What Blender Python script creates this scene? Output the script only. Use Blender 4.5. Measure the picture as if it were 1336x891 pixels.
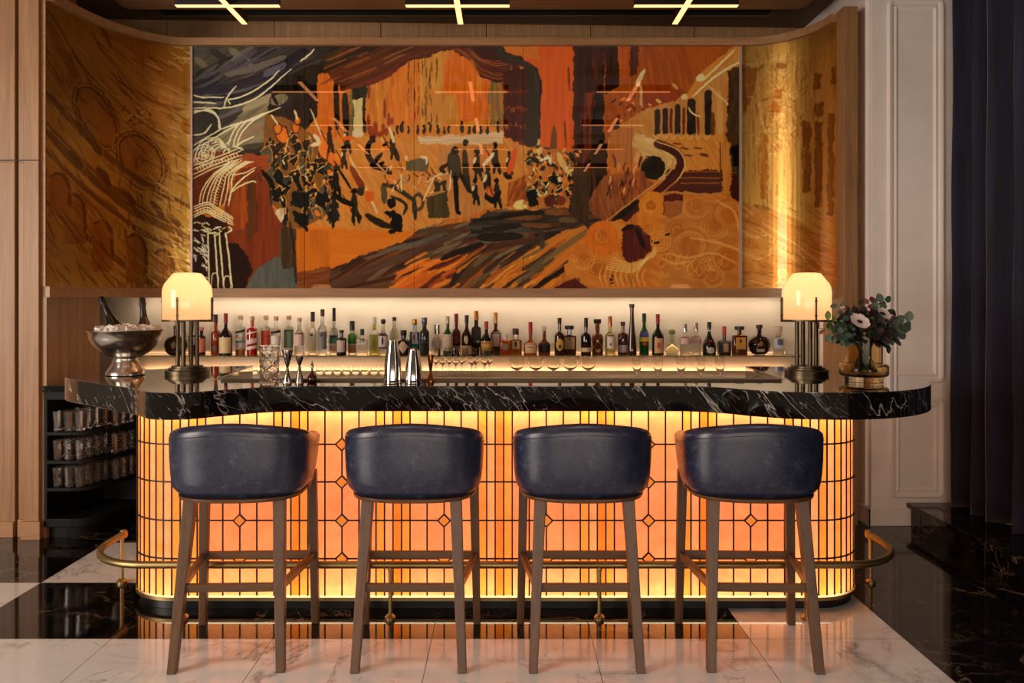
import bpy, bmesh, math, random
import numpy as np
from mathutils import Vector, Matrix

for _o in list(bpy.data.objects):
    bpy.data.objects.remove(_o, do_unlink=True)
SC = bpy.context.scene
COL = SC.collection
F = 1039.0; VX = 660.0; VY = 391.0; EYE = 1.54      # focal length in px, vanishing point, eye height

# ------------------------------------------------------------------ camera
cam = bpy.data.cameras.new('camera'); camo = bpy.data.objects.new('camera', cam); COL.objects.link(camo)
camo.location = (0, 0, EYE); camo.rotation_euler = (math.pi/2, 0, 0)
cam.sensor_width = 36.0; cam.lens = 36.0*F/1336.0
cam.shift_x = (668-VX)/1336.0; cam.shift_y = -(445.5-VY)/1336.0
cam.clip_end = 60
SC.camera = camo
SC.view_settings.view_transform = 'Standard'; SC.view_settings.look = 'None'
SC.view_settings.gamma = 1.0; SC.view_settings.use_curve_mapping = False
SC.view_settings.exposure = 0.0
SC.cycles.use_denoising = True
SC.cycles.max_bounces = 10; SC.cycles.transmission_bounces = 8; SC.cycles.transparent_max_bounces = 12
SC.cycles.caustics_reflective = False; SC.cycles.caustics_refractive = False
SC.cycles.sample_clamp_indirect = 4.0

# ------------------------------------------------------------------ world, daylight and added fill lights
w = bpy.data.worlds.new('room_air'); SC.world = w; w.use_nodes = True
w.node_tree.nodes['Background'].inputs[0].default_value = (1.0, 0.74, 0.52, 1)
w.node_tree.nodes['Background'].inputs[1].default_value = 0.10

def area(name, loc, target, sx, sy, power, col):
    l = bpy.data.lights.new(name, 'AREA'); l.shape = 'RECTANGLE'; l.size = sx; l.size_y = sy
    l.energy = power; l.color = col
    o = bpy.data.objects.new(name, l); COL.objects.link(o); o.location = loc
    o.rotation_euler = (Vector(target)-Vector(loc)).to_track_quat('-Z', 'Y').to_euler(); return o
def spot(name, loc, target, power, col, ang=70, rad=0.08, blend=1.0):
    l = bpy.data.lights.new(name, 'SPOT'); l.energy = power; l.color = col
    l.spot_size = math.radians(ang); l.spot_blend = blend; l.shadow_soft_size = rad
    o = bpy.data.objects.new(name, l); COL.objects.link(o); o.location = loc
    o.rotation_euler = (Vector(target)-Vector(loc)).to_track_quat('-Z', 'Y').to_euler(); return o
WARM = (1.0, 0.66, 0.40); NEUT = (1.0, 0.86, 0.74)
area('daylight_window', (-6.8, -0.8, 2.1), (0.6, 4.4, 0.9), 3.0, 2.6, 400, (1.0, 0.84, 0.72))
area('right_fill', (7.4, -1.6, 2.2), (0.3, 4.6, 1.0), 3.0, 2.4, 140, (1.0, 0.82, 0.70))  # added soft fill from the right, weaker than the left; no known window
area('low_fill', (0.2, -3.4, 1.0), (0.0, 4.0, 1.3), 6.0, 0.95, 120, (1.0, 0.82, 0.68))  # added fill, low behind the camera, brightens mural and stool backs
for x in (-2.2, -0.9, 0.4, 1.7):
    spot('floor_fill_spot', (x, 2.75, 3.7), (x, 3.0, 0.0), 42, (1.0, 0.90, 0.80), 62, 0.22)  # added spots without fixtures, brighten the pale floor tiles and stools
spot('wall_fill_spot', (3.0, 4.1, 3.7), (2.8, 5.2, 0.6), 34, (1.0, 0.86, 0.76), 85, 0.25)  # added spot without a fixture, lifts the cream wall

# ------------------------------------------------------------------ helpers
def lin(c):
    return tuple((v/255/12.92 if v/255 <= 0.04045 else ((v/255+0.055)/1.055)**2.4) for v in c)
def X_at(px, Y): return (px-VX)*Y/F
def Z_at(py, Y): return EYE-(py-VY)*Y/F

def tag(o, label=None, cat=None, group=None, kind=None):
    if label: o['label'] = label
    if cat: o['category'] = cat
    if group: o['group'] = group
    if kind: o['kind'] = kind
    return o
def empty(name, loc=(0, 0, 0), rz=0.0, label=None, cat=None, group=None):
    o = bpy.data.objects.new(name, None); COL.objects.link(o); o.location = loc; o.rotation_euler = (0, 0, rz)
    o.empty_display_size = 0.05
    return tag(o, label, cat, group)
def link(name, me, mat=None, parent=None, smooth=False):
    o = bpy.data.objects.new(name, me); COL.objects.link(o)
    if mat is not None:
        for m in (mat if isinstance(mat, (list, tuple)) else [mat]): me.materials.append(m)
    if parent is not None: o.parent = parent
    if smooth:
        for p in me.polygons: p.use_smooth = True
    return o
def sharp(o, ang=40):
    me = o.data
    for p in me.polygons: p.use_smooth = True
    try: me.set_sharp_from_angle(angle=math.radians(ang))
    except Exception: pass
    return o
class MB:
    """collects shapes, makes one mesh object"""
    def __init__(s): s.v = []; s.f = []; s.m = []
    def add(s, vs, fs, mi=0):
        b = len(s.v); s.v += [tuple(p) for p in vs]; s.f += [tuple(b+i for i in f) for f in fs]; s.m += [mi]*len(fs); return s
    def box(s, x0, x1, y0, y1, z0, z1, mi=0):
        vs = [(x, y, z) for z in (z0, z1) for y in (y0, y1) for x in (x0, x1)]
        return s.add(vs, [(0, 2, 3, 1), (4, 5, 7, 6), (0, 1, 5, 4), (2, 6, 7, 3), (0, 4, 6, 2), (1, 3, 7, 5)], mi)
    def beam(s, a, b, wa, ha, wb=None, hb=None, up=(0, 0, 1), mi=0):
        """a tapered rectangular bar from a to b"""
        a = Vector(a); b = Vector(b); d = (b-a).normalized(); u = Vector(up)
        r = d.cross(u)
        if r.length < 1e-4: r = d.cross(Vector((0, 1, 0)))
        r.normalize(); u = r.cross(d).normalized()
        wb = wa if wb is None else wb; hb = ha if hb is None else hb
        vs = []
        for p, ww, hh in ((a, wa, ha), (b, wb, hb)):
            for sx, sy in ((-1, -1), (1, -1), (1, 1), (-1, 1)): vs.append(p+r*(sx*ww/2)+u*(sy*hh/2))
        return s.add(vs, [(3, 2, 1, 0), (4, 5, 6, 7), (0, 1, 5, 4), (1, 2, 6, 5), (2, 3, 7, 6), (3, 0, 4, 7)], mi)
    def leg(s, top, bot, wt, wb, mi=0):
        """square leg with horizontal ends"""
        vs = []
        for p, ww in ((bot, wb), (top, wt)):
            for sx, sy in ((-1, -1), (1, -1), (1, 1), (-1, 1)): vs.append((p[0]+sx*ww/2, p[1]+sy*ww/2, p[2]))
        return s.add(vs, [(3, 2, 1, 0), (4, 5, 6, 7), (0, 1, 5, 4), (1, 2, 6, 5), (2, 3, 7, 6), (3, 0, 4, 7)], mi)
    def lathe(s, prof, n=24, c=(0, 0, 0), sx=1.0, sy=1.0, mi=0, caps=True, ex=2.0):
        vs = []; fs = []
        for r, z in prof:
            for k in range(n):
                t = 2*math.pi*k/n; ct, st = math.cos(t), math.sin(t)
                if ex != 2.0:
                    ct = math.copysign(abs(ct)**(2/ex), ct); st = math.copysign(abs(st)**(2/ex), st)
                vs.append((c[0]+r*sx*ct, c[1]+r*sy*st, c[2]+z))
        for i in range(len(prof)-1):
            for k in range(n):
                k2 = (k+1) % n; fs.append((i*n+k, i*n+k2, (i+1)*n+k2, (i+1)*n+k))
        if caps:
            fs.append(tuple(reversed(range(n)))); fs.append(tuple((len(prof)-1)*n+k for k in range(n)))
        return s.add(vs, fs, mi)
    def tube(s, pts, r, n=10, mi=0, caps=True):
        pts = [Vector(p) for p in pts]; vs = []; fs = []; rr = r if isinstance(r, (list, tuple)) else [r]*len(pts)
        prev = None
        for i, p in enumerate(pts):
            d = (pts[min(i+1, len(pts)-1)]-pts[max(i-1, 0)]).normalized()
            if prev is None:
                a = Vector((0, 0, 1)) if abs(d.z) < 0.9 else Vector((0, 1, 0)); u = d.cross(a).normalized()
            else:
                u = (prev-d*prev.dot(d)).normalized()
            prev = u; v = d.cross(u)
            for k in range(n):
                t = 2*math.pi*k/n; vs.append(p+(u*math.cos(t)+v*math.sin(t))*rr[i])
        for i in range(len(pts)-1):
            for k in range(n):
                k2 = (k+1) % n; fs.append((i*n+k, i*n+k2, (i+1)*n+k2, (i+1)*n+k))
        if caps:
            fs.append(tuple(reversed(range(n)))); fs.append(tuple((len(pts)-1)*n+k for k in range(n)))
        return s.add(vs, fs, mi)
    def prism(s, poly, z0, z1, mi=0):
        n = len(poly); vs = [(x, y, z0) for x, y in poly]+[(x, y, z1) for x, y in poly]
        return s.add(vs, [tuple(reversed(range(n))), tuple(range(n, 2*n))]+[(i, (i+1) % n, n+(i+1) % n, n+i) for i in range(n)], mi)
    def sweep(s, path, prof, mi=0, caps=True):
        """sweep a closed (offset, z) profile along a plan path; offset is to the left of the path"""
        n = len(prof); vs = []; fs = []
        P = [Vector((a, b)) for a, b in path]
        for i, p in enumerate(P):
            d = (P[min(i+1, len(P)-1)]-P[max(i-1, 0)]).normalized(); nrm = Vector((-d.y, d.x))
            for o, z in prof: vs.append((p.x+nrm.x*o, p.y+nrm.y*o, z))
        for i in range(len(P)-1):
            for k in range(n):
                k2 = (k+1) % n; fs.append((i*n+k, (i+1)*n+k, (i+1)*n+k2, i*n+k2))
        if caps:
            fs.append(tuple(range(n))); fs.append(tuple(reversed([(len(P)-1)*n+k for k in range(n)])))
        return s.add(vs, fs, mi)
    def build(s, name, mat=None, parent=None, smooth=False, bevel=0, ang=40, seg=2):
        me = bpy.data.meshes.new(name); me.from_pydata(s.v, [], s.f)
        bm = bmesh.new(); bm.from_mesh(me); bmesh.ops.recalc_face_normals(bm, faces=bm.faces); bm.to_mesh(me); bm.free()
        for p, mi in zip(me.polygons, s.m): p.material_index = mi
        me.update()
        o = link(name, me, mat, parent)
        if bevel:
            b = o.modifiers.new('b', 'BEVEL'); b.width = bevel; b.segments = seg; b.limit_method = 'ANGLE'; b.angle_limit = math.radians(35)
        if smooth: sharp(o, ang)
        return o
def copy_tree(o, parent=None):
    c = o.copy(); COL.objects.link(c)
    if parent is not None: c.parent = parent
    for ch in list(o.children): copy_tree(ch, c)
    return c

# ------------------------------------------------------------------ materials
class NT:
    def __init__(s, name):
        s.m = bpy.data.materials.new(name); s.m.use_nodes = True; s.t = s.m.node_tree; s.b = s.t.nodes['Principled BSDF']
        s.out = s.t.nodes['Material Output']
    def n(s, typ, **kw):
        nd = s.t.nodes.new(typ)
        for k, v in kw.items(): setattr(nd, k, v)
        return nd
    def l(s, a, b): s.t.links.new(a, b)
    def set(s, **kw):
        for k, v in kw.items():
            k = k.replace('_', ' ')
            if isinstance(v, tuple) and len(v) == 3: v = v+(1,)
            s.b.inputs[k].default_value = v
    def coords(s, scale=(1, 1, 1), rot=(0, 0, 0), kind='Object'):
        tc = s.n('ShaderNodeTexCoord'); mp = s.n('ShaderNodeMapping'); s.l(tc.outputs[kind], mp.inputs['Vector'])
        mp.inputs['Scale'].default_value = scale; mp.inputs['Rotation'].default_value = rot; return mp.outputs['Vector']
    def noise(s, vec, scale, detail=4, rough=0.55, dist=0.0):
        nd = s.n('ShaderNodeTexNoise'); nd.inputs['Scale'].default_value = scale; nd.inputs['Detail'].default_value = detail
        nd.inputs['Roughness'].default_value = rough; nd.inputs['Distortion'].default_value = dist; s.l(vec, nd.inputs['Vector']); return nd.outputs['Fac']
    def ramp(s, fac, stops, interp='LINEAR'):
        r = s.n('ShaderNodeValToRGB'); r.color_ramp.interpolation = interp; s.l(fac, r.inputs['Fac']); e = r.color_ramp.elements
        while len(e) < len(stops): e.new(0.5)
        for el, (p, c) in zip(e, stops): el.position = p; el.color = tuple(c)+(1,) if len(c) == 3 else c
        return r.outputs['Color']
    def math(s, op, a, b=None, clamp=False):
        m = s.n('ShaderNodeMath', operation=op); m.use_clamp = clamp
        for i, v in enumerate((a, b)):
            if v is None: continue
            if isinstance(v, (int, float)): m.inputs[i].default_value = v
            else: s.l(v, m.inputs[i])
        return m.outputs[0]
    def mix(s, fac, a, b):
        m = s.n('ShaderNodeMix', data_type='RGBA')
        for i, v in ((0, fac), (6, a), (7, b)):
            if isinstance(v, (int, float)): m.inputs[i].default_value = v
            elif isinstance(v, tuple): m.inputs[i].default_value = v+(1,) if len(v) == 3 else v
            else: s.l(v, m.inputs[i])
        return m.outputs[2]
    def bump(s, h, strength=0.2, dist=0.01):
        b = s.n('ShaderNodeBump'); b.inputs['Strength'].default_value = strength; b.inputs['Distance'].default_value = dist
        s.l(h, b.inputs['Height']); s.l(b.outputs['Normal'], s.b.inputs['Normal'])
def plain(name, col, rough=0.5, metal=0.0, coat=0.0, emit=None, es=0.0, spec=None):
    m = NT(name); m.set(Base_Color=lin(col), Roughness=rough, Metallic=metal, Coat_Weight=coat)
    if coat: m.set(Coat_Roughness=0.05)
    if spec is not None: m.b.inputs['Specular IOR Level'].default_value = spec
    if emit: m.set(Emission_Color=lin(emit), Emission_Strength=es)
    v = m.coords(); h = m.noise(v, 5, 2)
    m.l(m.ramp(h, [(0.3, tuple(x*0.96 for x in lin(col))), (0.7, tuple(min(1, x*1.03) for x in lin(col)))]), m.b.inputs['Base Color'])
    return m.m
def wood(name, c1, c2, axis='Z', rough=0.45, scale=1.0):
    m = NT(name); sc = {'Z': (14, 14, 0.6), 'X': (0.6, 14, 14), 'Y': (14, 0.6, 14)}[axis]
    v = m.coords(tuple(a*scale for a in sc))
    a = m.noise(v, 2.2, 8, 0.62, 0.6)
    v2 = m.coords(tuple(a*scale*4 for a in sc)); b = m.noise(v2, 3.0, 3, 0.6)
    f = m.math('ADD', m.math('MULTIPLY', a, 0.7), m.math('MULTIPLY', b, 0.3))
    m.l(m.ramp(f, [(0.34, lin(c1)), (0.66, lin(c2))]), m.b.inputs['Base Color'])
    m.set(Roughness=rough); m.bump(f, 0.08, 0.004); return m.m
def marble(name, base, vein, scale=1.0, rough=0.06, amount=1.0, rot=(0.3, 0.4, 0.7), stretch=(1, 1, 1), tile=False, width=0.012, soft=0.05, cloud=0.2, ior=1.5, dist=0.9, det=6, coat=0.0):
    m = NT(name)
    tc = m.n('ShaderNodeTexCoord'); vec = tc.outputs['Object']
    if tile:
        sn = m.n('ShaderNodeVectorMath', operation='SNAP'); m.l(vec, sn.inputs[0]); sn.inputs[1].default_value = (0.7205, 0.717, 10)
        wn = m.n('ShaderNodeTexWhiteNoise'); m.l(sn.outputs[0], wn.inputs['Vector'])
        sc = m.n('ShaderNodeVectorMath', operation='SCALE'); m.l(wn.outputs['Color'], sc.inputs[0]); sc.inputs['Scale'].default_value = 3.0
        ad = m.n('ShaderNodeVectorMath', operation='ADD'); m.l(vec, ad.inputs[0]); m.l(sc.outputs[0], ad.inputs[1]); vec = ad.outputs[0]
    mp = m.n('ShaderNodeMapping'); m.l(vec, mp.inputs['Vector']); mp.inputs['Rotation'].default_value = rot
    mq = m.n('ShaderNodeMapping'); m.l(mp.outputs['Vector'], mq.inputs['Vector']); mq.inputs['Scale'].default_value = stretch
    v = mq.outputs['Vector']
    out = None
    for k, (s_, wd) in enumerate(((1.3, width), (2.9, width*0.7), (6.5, width*0.6))):
        n_ = m.noise(v, s_*scale, det, 0.58, dist*(1+0.5*k))
        d = m.math('ABSOLUTE', m.math('SUBTRACT', n_, 0.5))
        line = m.ramp(d, [(0.0, (1, 1, 1)), (wd, (0.55,)*3), (wd+soft*0.4, (0, 0, 0))])
        mask = m.ramp(m.noise(v, s_*scale*0.9+0.37*k, 2), [(0.42+0.05*k, (0, 0, 0)), (0.60+0.03*k, (1, 1, 1))])
        ml = m.math('MULTIPLY', line, mask)
        out = ml if out is None else m.math('MAXIMUM', out, m.math('MULTIPLY', ml, 0.8))
    cl = m.ramp(m.noise(v, 1.1*scale, 5), [(0.35, tuple(x*(1-cloud) for x in lin(base))), (0.7, tuple(min(1, x*(1+cloud)) for x in lin(base)))])
    m.l(m.mix(m.math('MULTIPLY', out, amount, True), cl, lin(vein)), m.b.inputs['Base Color'])
    m.set(Roughness=rough, IOR=ior)
    if coat: m.set(Coat_Weight=coat, Coat_Roughness=0.03)
    return m.m
def glass(name, col=(255, 255, 255), rough=0.02, ior=1.3, tw=1.0):
    m = NT(name); m.set(Base_Color=lin(col), Roughness=rough, IOR=ior, Transmission_Weight=tw)
    v = m.coords(); h = m.noise(v, 30, 2)
    m.bump(h, 0.02, 0.001)
    return m.m
def emitter(name, col, strength):
    m = NT(name); m.set(Base_Color=lin((240, 230, 210)), Emission_Color=col, Emission_Strength=strength); return m.m

M = {}
M['oak'] = wood('oak', (132, 94, 58), (172, 130, 88))
M['oak_x'] = wood('oak_x', (152, 110, 72), (184, 140, 98), 'X')
M['oak_dark'] = wood('oak_dark', (140, 106, 70), (176, 138, 98))
M['walnut'] = wood('walnut', (70, 46, 28), (106, 74, 46), 'Z', 0.38)
M['walnut_x'] = wood('walnut_x', (76, 50, 30), (112, 78, 48), 'X', 0.38)
M['ceiling'] = plain('ceiling_paint', (98, 74, 52), 0.7)
M['raft'] = wood('ceiling_oak', (146, 104, 68), (184, 138, 96), 'X', 0.5)
M['slot'] = plain('diffuser_black', (14, 12, 11), 0.6)
M['cream'] = plain('cream_paint', (238, 228, 219), 0.5)
M['backsplash'] = plain('backsplash', (222, 214, 190), 0.45)
M['black_marble'] = marble('black_marble', (15, 13, 13), (206, 198, 194), 2.6, 0.05, 1.0, (0.15, -0.85, 0.2), (0.30, 0.8, 1.7), width=0.0035, soft=0.011, ior=1.62, dist=0.22, det=4, coat=1.0)
M['floor_white'] = marble('white_marble', (224, 231, 231), (106, 102, 98), 0.6, 0.09, 0.8, (0.2, 0.1, 0.9), tile=True, width=0.005, soft=0.05, cloud=0.03)
M['floor_black'] = marble('dark_marble', (17, 14, 13), (150, 132, 112), 0.9, 0.07, 0.55, (0.1, 0.2, 0.5), tile=True, width=0.004, soft=0.012, cloud=0.35, ior=1.5)
M['grout'] = plain('grout', (62, 52, 46), 0.8)
M['black'] = plain('black_lacquer', (20, 18, 18), 0.35)
M['cab'] = plain('cabinet_black', (8, 8, 8), 0.6, spec=0.25)
M['brass'] = plain('aged_brass', (168, 146, 100), 0.42, 1.0)
M['bronze'] = plain('bronze', (88, 77, 60), 0.38, 1.0)
M['steel'] = plain('polished_steel', (205, 200, 196), 0.10, 1.0)
M['bowl_steel'] = plain('brushed_steel', (214, 206, 198), 0.24, 1.0)
M['divider'] = plain('divider_metal', (196, 178, 164), 0.42, 0.35)
M['steel2'] = plain('satin_steel', (170, 160, 150), 0.22, 1.0)
M['came'] = plain('lead_came', (16, 12, 10), 0.5)
M['led'] = emitter('led_warm', (1.0, 0.73, 0.57, 1), 20.0)
M['led_bar'] = emitter('led_bar', (1.0, 0.80, 0.52, 1), 8.0)
M['led_soft'] = emitter('led_soft', (1.0, 0.54, 0.33, 1), 13.0)
M['led_dim'] = emitter('led_dim', (1.0, 0.50, 0.22, 1), 1.3)
M['tube_light'] = emitter('ceiling_tube', (1.0, 0.30, 0.09, 1), 4.4)
M['bulb'] = emitter('bulb_glow', (1.0, 0.62, 0.32, 1), 1.2)
M['clear'] = glass('clear_glass', (250, 250, 246), 0.02, 1.25)
M['cut_tumbler'] = glass('cut_tumbler_glass', (240, 232, 224), 0.05, 1.45, 0.95)
M['clear2'] = glass('cut_glass', (254, 252, 250), 0.04, 1.3)
M['shelf_glass'] = glass('shelf_glass', (226, 236, 214), 0.02, 1.35)
def leather():
    m = NT('navy_leather'); v = m.coords()
    a = m.noise(v, 11, 8, 0.78, 0.5); b = m.noise(v, 70, 4, 0.8)
    f = m.math('ADD', m.math('MULTIPLY', a, 0.65), m.math('MULTIPLY', b, 0.35))
    m.l(m.ramp(f, [(0.38, lin((26, 30, 48))), (0.54, lin((42, 48, 70))), (0.70, lin((92, 100, 128)))]), m.b.inputs['Base Color'])
    m.l(m.ramp(b, [(0.3, (0.24,)*3), (0.7, (0.40,)*3)]), m.b.inputs['Roughness'])
    m.bump(m.noise(v, 180, 3), 0.10, 0.002); m.set(Coat_Weight=0.15, Coat_Roughness=0.25); return m.m
M['leather'] = leather()
def velvet():
    m = NT('navy_velvet'); v = m.coords((1, 1, 0.06)); f = m.noise(v, 30, 4)
    m.l(m.ramp(f, [(0.3, lin((10, 9, 18))), (0.7, lin((28, 28, 60)))]), m.b.inputs['Base Color'])
    m.set(Roughness=0.8, Sheen_Weight=0.9, Sheen_Roughness=0.4); return m.m
M['velvet'] = velvet()
# ================================================================== THE SETTING
# floor: square polished tiles, white border path around a dark field
cols = [-5.42, -4.70, -3.975, -3.253, -2.53, -1.79, -1.06, -0.337, 0.39, 1.107, 1.81, 2.533, 3.255, 3.98, 4.70]
rows = [-2.1, -1.4, -0.683, 0.032, 0.749, 1.466, 2.183, 2.90, 3.617, 4.334, 5.051, 5.768, 6.485, 7.2]
fl = MB(); g = 0.0014
fl.box(cols[0], cols[-1], rows[0], rows[-1], -0.06, -0.0012, 2)
for i in range(len(cols)-1):
    for j in range(len(rows)-1):
        cx = (cols[i]+cols[i+1])/2; cy = (rows[j]+rows[j+1])/2
        white = False
        if cy < 3.617: white = cx < 1.81
        elif cy < 4.334: white = (1.107 < cx < 1.81) or cx < -2.53
        elif cy < 5.051: white = -2.53 < cx < -1.06
        x0, x1, y0, y1 = cols[i]+g, cols[i+1]-g, rows[j]+g, rows[j+1]-g
        fl.add([(x0, y0, 0), (x1, y0, 0), (x1, y1, 0), (x0, y1, 0)], [(0, 1, 2, 3)], 0 if white else 1)
me = bpy.data.meshes.new('floor'); me.from_pydata(fl.v, [], fl.f)
for p, mi in zip(me.polygons, fl.m): p.material_index = mi
tag(link('floor', me, [M['floor_white'], M['floor_black'], M['grout']]), kind='structure')

# ceiling with its recessed black slot and lower oak raft
CZ = 3.80
c = MB(); c.box(-5.4, 5.4, -2.0, 6.205, CZ, CZ+0.1); c.box(-5.4, 5.4, 6.35, 7.4, CZ, CZ+0.1); c.box(-5.4, -2.72, 6.205, 6.35, CZ, CZ+0.1); c.box(2.09, 5.4, 6.205, 6.35, CZ, CZ+0.1)
tag(c.build('ceiling', M['ceiling']), kind='structure')
c = MB(); c.box(-2.72, 2.09, 6.205, 6.35, CZ+0.05, CZ+0.12)
for k in range(5): c.box(-2.72, 2.09, 6.215+k*0.03, 6.221+k*0.03, CZ+0.005, CZ+0.05)
sl = c.build('ceiling_vent', M['slot']); tag(sl, 'long black linear air slot in the brown ceiling above the mural', 'vent')
c = MB(); c.box(-2.85, 2.22, -1.9, 6.01, CZ-0.07, CZ-0.001)
c.box(-2.92, 2.29, -1.9, 6.08, CZ-0.03, CZ-0.0005)
tag(c.build('trim_1', M['raft']), kind='structure')

# back wall above the mural (slightly askew), in oak boards
c = MB()
xs = [-3.6+0.86*k for k in range(9)]
for a, b in zip(xs[:-1], xs[1:]):
    ya = 6.43+(a+2.9)*0.036; yb = 6.43+(b+2.9)*0.036
    c.add([(a+0.003, ya, 3.3), (b-0.003, yb, 3.3), (b-0.003, yb, CZ), (a+0.003, ya, CZ), (a+0.003, ya+0.08, 3.3), (b-0.003, yb+0.08, 3.3), (b-0.003, yb+0.08, CZ), (a+0.003, ya+0.08, CZ)],
          [(0, 1, 2, 3), (5, 4, 7, 6), (0, 3, 7, 4), (1, 5, 6, 2)])
c.box(-3.7, 3.6, 6.75, 6.8, 0.0, CZ)
tag(c.build('wall_back', M['oak_dark']), kind='structure')

# curved wall path that carries the mural
def ell(cx, cy, a, b, t0, t1, n): return [(cx+a*math.cos(math.radians(t0+(t1-t0)*k/n)), cy+b*math.sin(math.radians(t0+(t1-t0)*k/n))) for k in range(n+1)]
LJ, RJ, PY = X_at(249.5, 6.1), X_at(967, 6.1), 6.10
PL = ell(LJ, 5.15, 0.56, 0.95, 180, 90, 28)      # left wing, from its free end to the flat part
PR = ell(RJ, 5.55, 0.507, 0.55, 90, 0, 24)       # right wing
PATH = PL+PR
GZ0, GZ1 = Z_at(376.3, PY), Z_at(61, PY)         # bottom and top of the artwork
def sw(path, prof, name, mat, parent=None, **kw):
    return MB().sweep(path, prof).build(name, mat, parent, smooth=True, **kw)
# the wall core behind the artwork; offsets: positive = to the left of the path = away from the camera
tag(sw(PATH, [(0.008, GZ0-0.07), (0.05, GZ0-0.07), (0.05, GZ1+0.055), (0.008, GZ1+0.055)], 'wall_mural', M['oak_x']), kind='structure')
tag(sw(PATH, [(-0.045, GZ1), (0.09, GZ1), (0.09, GZ1+0.056), (-0.045, GZ1+0.056)], 'trim_2', M['oak_x']), kind='structure')
tag(sw(PATH, [(-0.02, GZ0-0.070), (0.05, GZ0-0.070), (0.05, GZ0), (-0.02, GZ0)], 'trim_3', M['oak_x']), kind='structure')
# lower walls either side of the niche
li = [p for p in PL if p[1] <= 5.665]; ri = [p for p in PR if p[1] <= 5.76]
tag(sw(li, [(0.0, 0.0), (0.06, 0.0), (0.06, GZ0-0.07), (0.0, GZ0-0.07)], 'wall_niche_left', M['oak']), kind='structure')
tag(sw(ri, [(0.0, 0.0), (0.06, 0.0), (0.06, GZ0-0.07), (0.0, GZ0-0.07)], 'wall_niche_right', M['oak']), kind='structure')
# niche shell
NB = 6.28
c = MB(); c.box(-3.5, 2.9, NB, NB+0.06, 0.0, 1.62)
tag(c.build('wall_backsplash', M['backsplash']), kind='structure')
c = MB(); c.prism([(-3.1, NB), (-2.93, 5.64)]+[(x, y+0.05) for x, y in PATH if y > 5.7]+[(2.3, 5.8), (2.55, NB)], 1.562, 1.60)
tag(c.build('trim_4', M['backsplash']), kind='structure')
# end post of the mural wall on the right, with the wood strip behind
c = MB(); c.box(2.308, 2.405, 5.44, 5.56, 0.0, 3.545); c.box(2.408, 2.50, 5.55, 5.72, 0.0, 3.55)
tag(c.build('trim_5', M['oak'], bevel=0.003), kind='structure')

# cream wall on the right with raised mouldings
def ring_mould(xa, xb, za, zb, r, y, wd, dp, mb):
    """a rounded rectangle moulding on a wall facing the camera"""
    def rr(o):
        pts = []
        for cx, cz, a0 in ((xb-r, zb-r, 0), (xa+r, zb-r, 90), (xa+r, za+r, 180), (xb-r, za+r, 270)):
            for k in range(7):
                t = math.radians(a0+15*k); pts.append((cx+(r-o)*math.cos(t), cz+(r-o)*math.sin(t)))
        return pts
    prof = [(0, 0), (wd*0.15, dp), (wd*0.4, dp), (wd*0.55, dp*0.45), (wd*0.8, dp*0.7), (wd, 0)]
    rings = [rr(o) for o, _ in prof]; n = len(rings[0]); vs = []; fs = []
    for (o, d), rg in zip(prof, rings): vs += [(x, y-d, z) for x, z in rg]
    for i in range(len(prof)-1):
        for k in range(n):
            k2 = (k+1) % n; fs.append((i*n+k, i*n+k2, (i+1)*n+k2, (i+1)*n+k))
    mb.add(vs, fs)
WY = 5.44; WX0 = X_at(1137, WY); WX1 = 3.6
c = MB(); c.box(WX0, WX1, WY, WY+0.12, 0, CZ)
c.box(WX0-0.02, WX0+0.10, WY+0.05, 6.75, 0, CZ)
tag(c.build('wall_right', M['cream'], bevel=0.004), kind='structure')
c = MB()
ring_mould(X_at(1157, WY), X_at(1231.5, WY), Z_at(500, WY), Z_at(-2, WY), 0.055, WY, 0.075, 0.018, c)
ring_mould(X_at(1160, WY), X_at(1232, WY), Z_at(650, WY), Z_at(517.5, WY), 0.055, WY, 0.075, 0.018, c)
tag(c.build('trim_6', M['cream'], smooth=True, ang=50), kind='structure')
c = MB(); c.box(WX0-0.035, 2.76, WY-0.022, WY, 0, 0.125); c.box(WX0-0.035, WX0-0.013, WY-0.022, 6.6, 0, 0.125)
tag(c.build('baseboard_right', M['cream'], bevel=0.005), kind='structure')

# left oak pilasters
LY = 5.18
c = MB(); xa = X_at(37, LY); xb = X_at(57, LY)
c.box(xa, xb, LY-0.055, LY+0.4, 0, CZ)
c.box(X_at(24, LY), xa, LY, LY+0.3, 0, CZ)
c.box(-5.4, X_at(20.5, LY), LY-0.01, LY+0.3, 0, CZ)
c.box(X_at(20.5, LY), X_at(24, LY), LY+0.09, LY+0.3, 0, CZ)
tag(c.build('wall_left', M['oak'], bevel=0.003), kind='structure')
c = MB(); c.box(xa-0.005, xb+0.02, LY-0.080, LY-0.056, 0, 0.115); c.box(xa-0.06, xa-0.006, LY-0.02, LY-0.001, 0, 0.115); c.box(-5.4, X_at(20.5, LY), LY-0.03, LY-0.011, 0, 0.10)
tag(c.build('baseboard_left', M['oak_x'], bevel=0.003), kind='structure')
c = MB()
zj = Z_at(211, LY); c.box(-5.4, xb+0.001, LY-0.0565, LY-0.054, zj-0.003, zj+0.003, 0)
tag(c.build('trim_7', M['slot']), kind='structure')

# raised dark marble platform on the right, and the curtain along it
c = MB(); c.box(2.76, 5.4, -1.9, WY-0.001, 0.0, 0.125)
c.box(2.735, 5.4, -1.9, WY-0.001, 0.125, 0.155)
for k in range(9): c.box(2.755, 2.758, 5.3-0.72*k, 5.304-0.72*k, 0.0, 0.125, 1)
tag(c.build('trim_8', [M['floor_black'], M['grout']], bevel=0.003), kind='structure')

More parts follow.
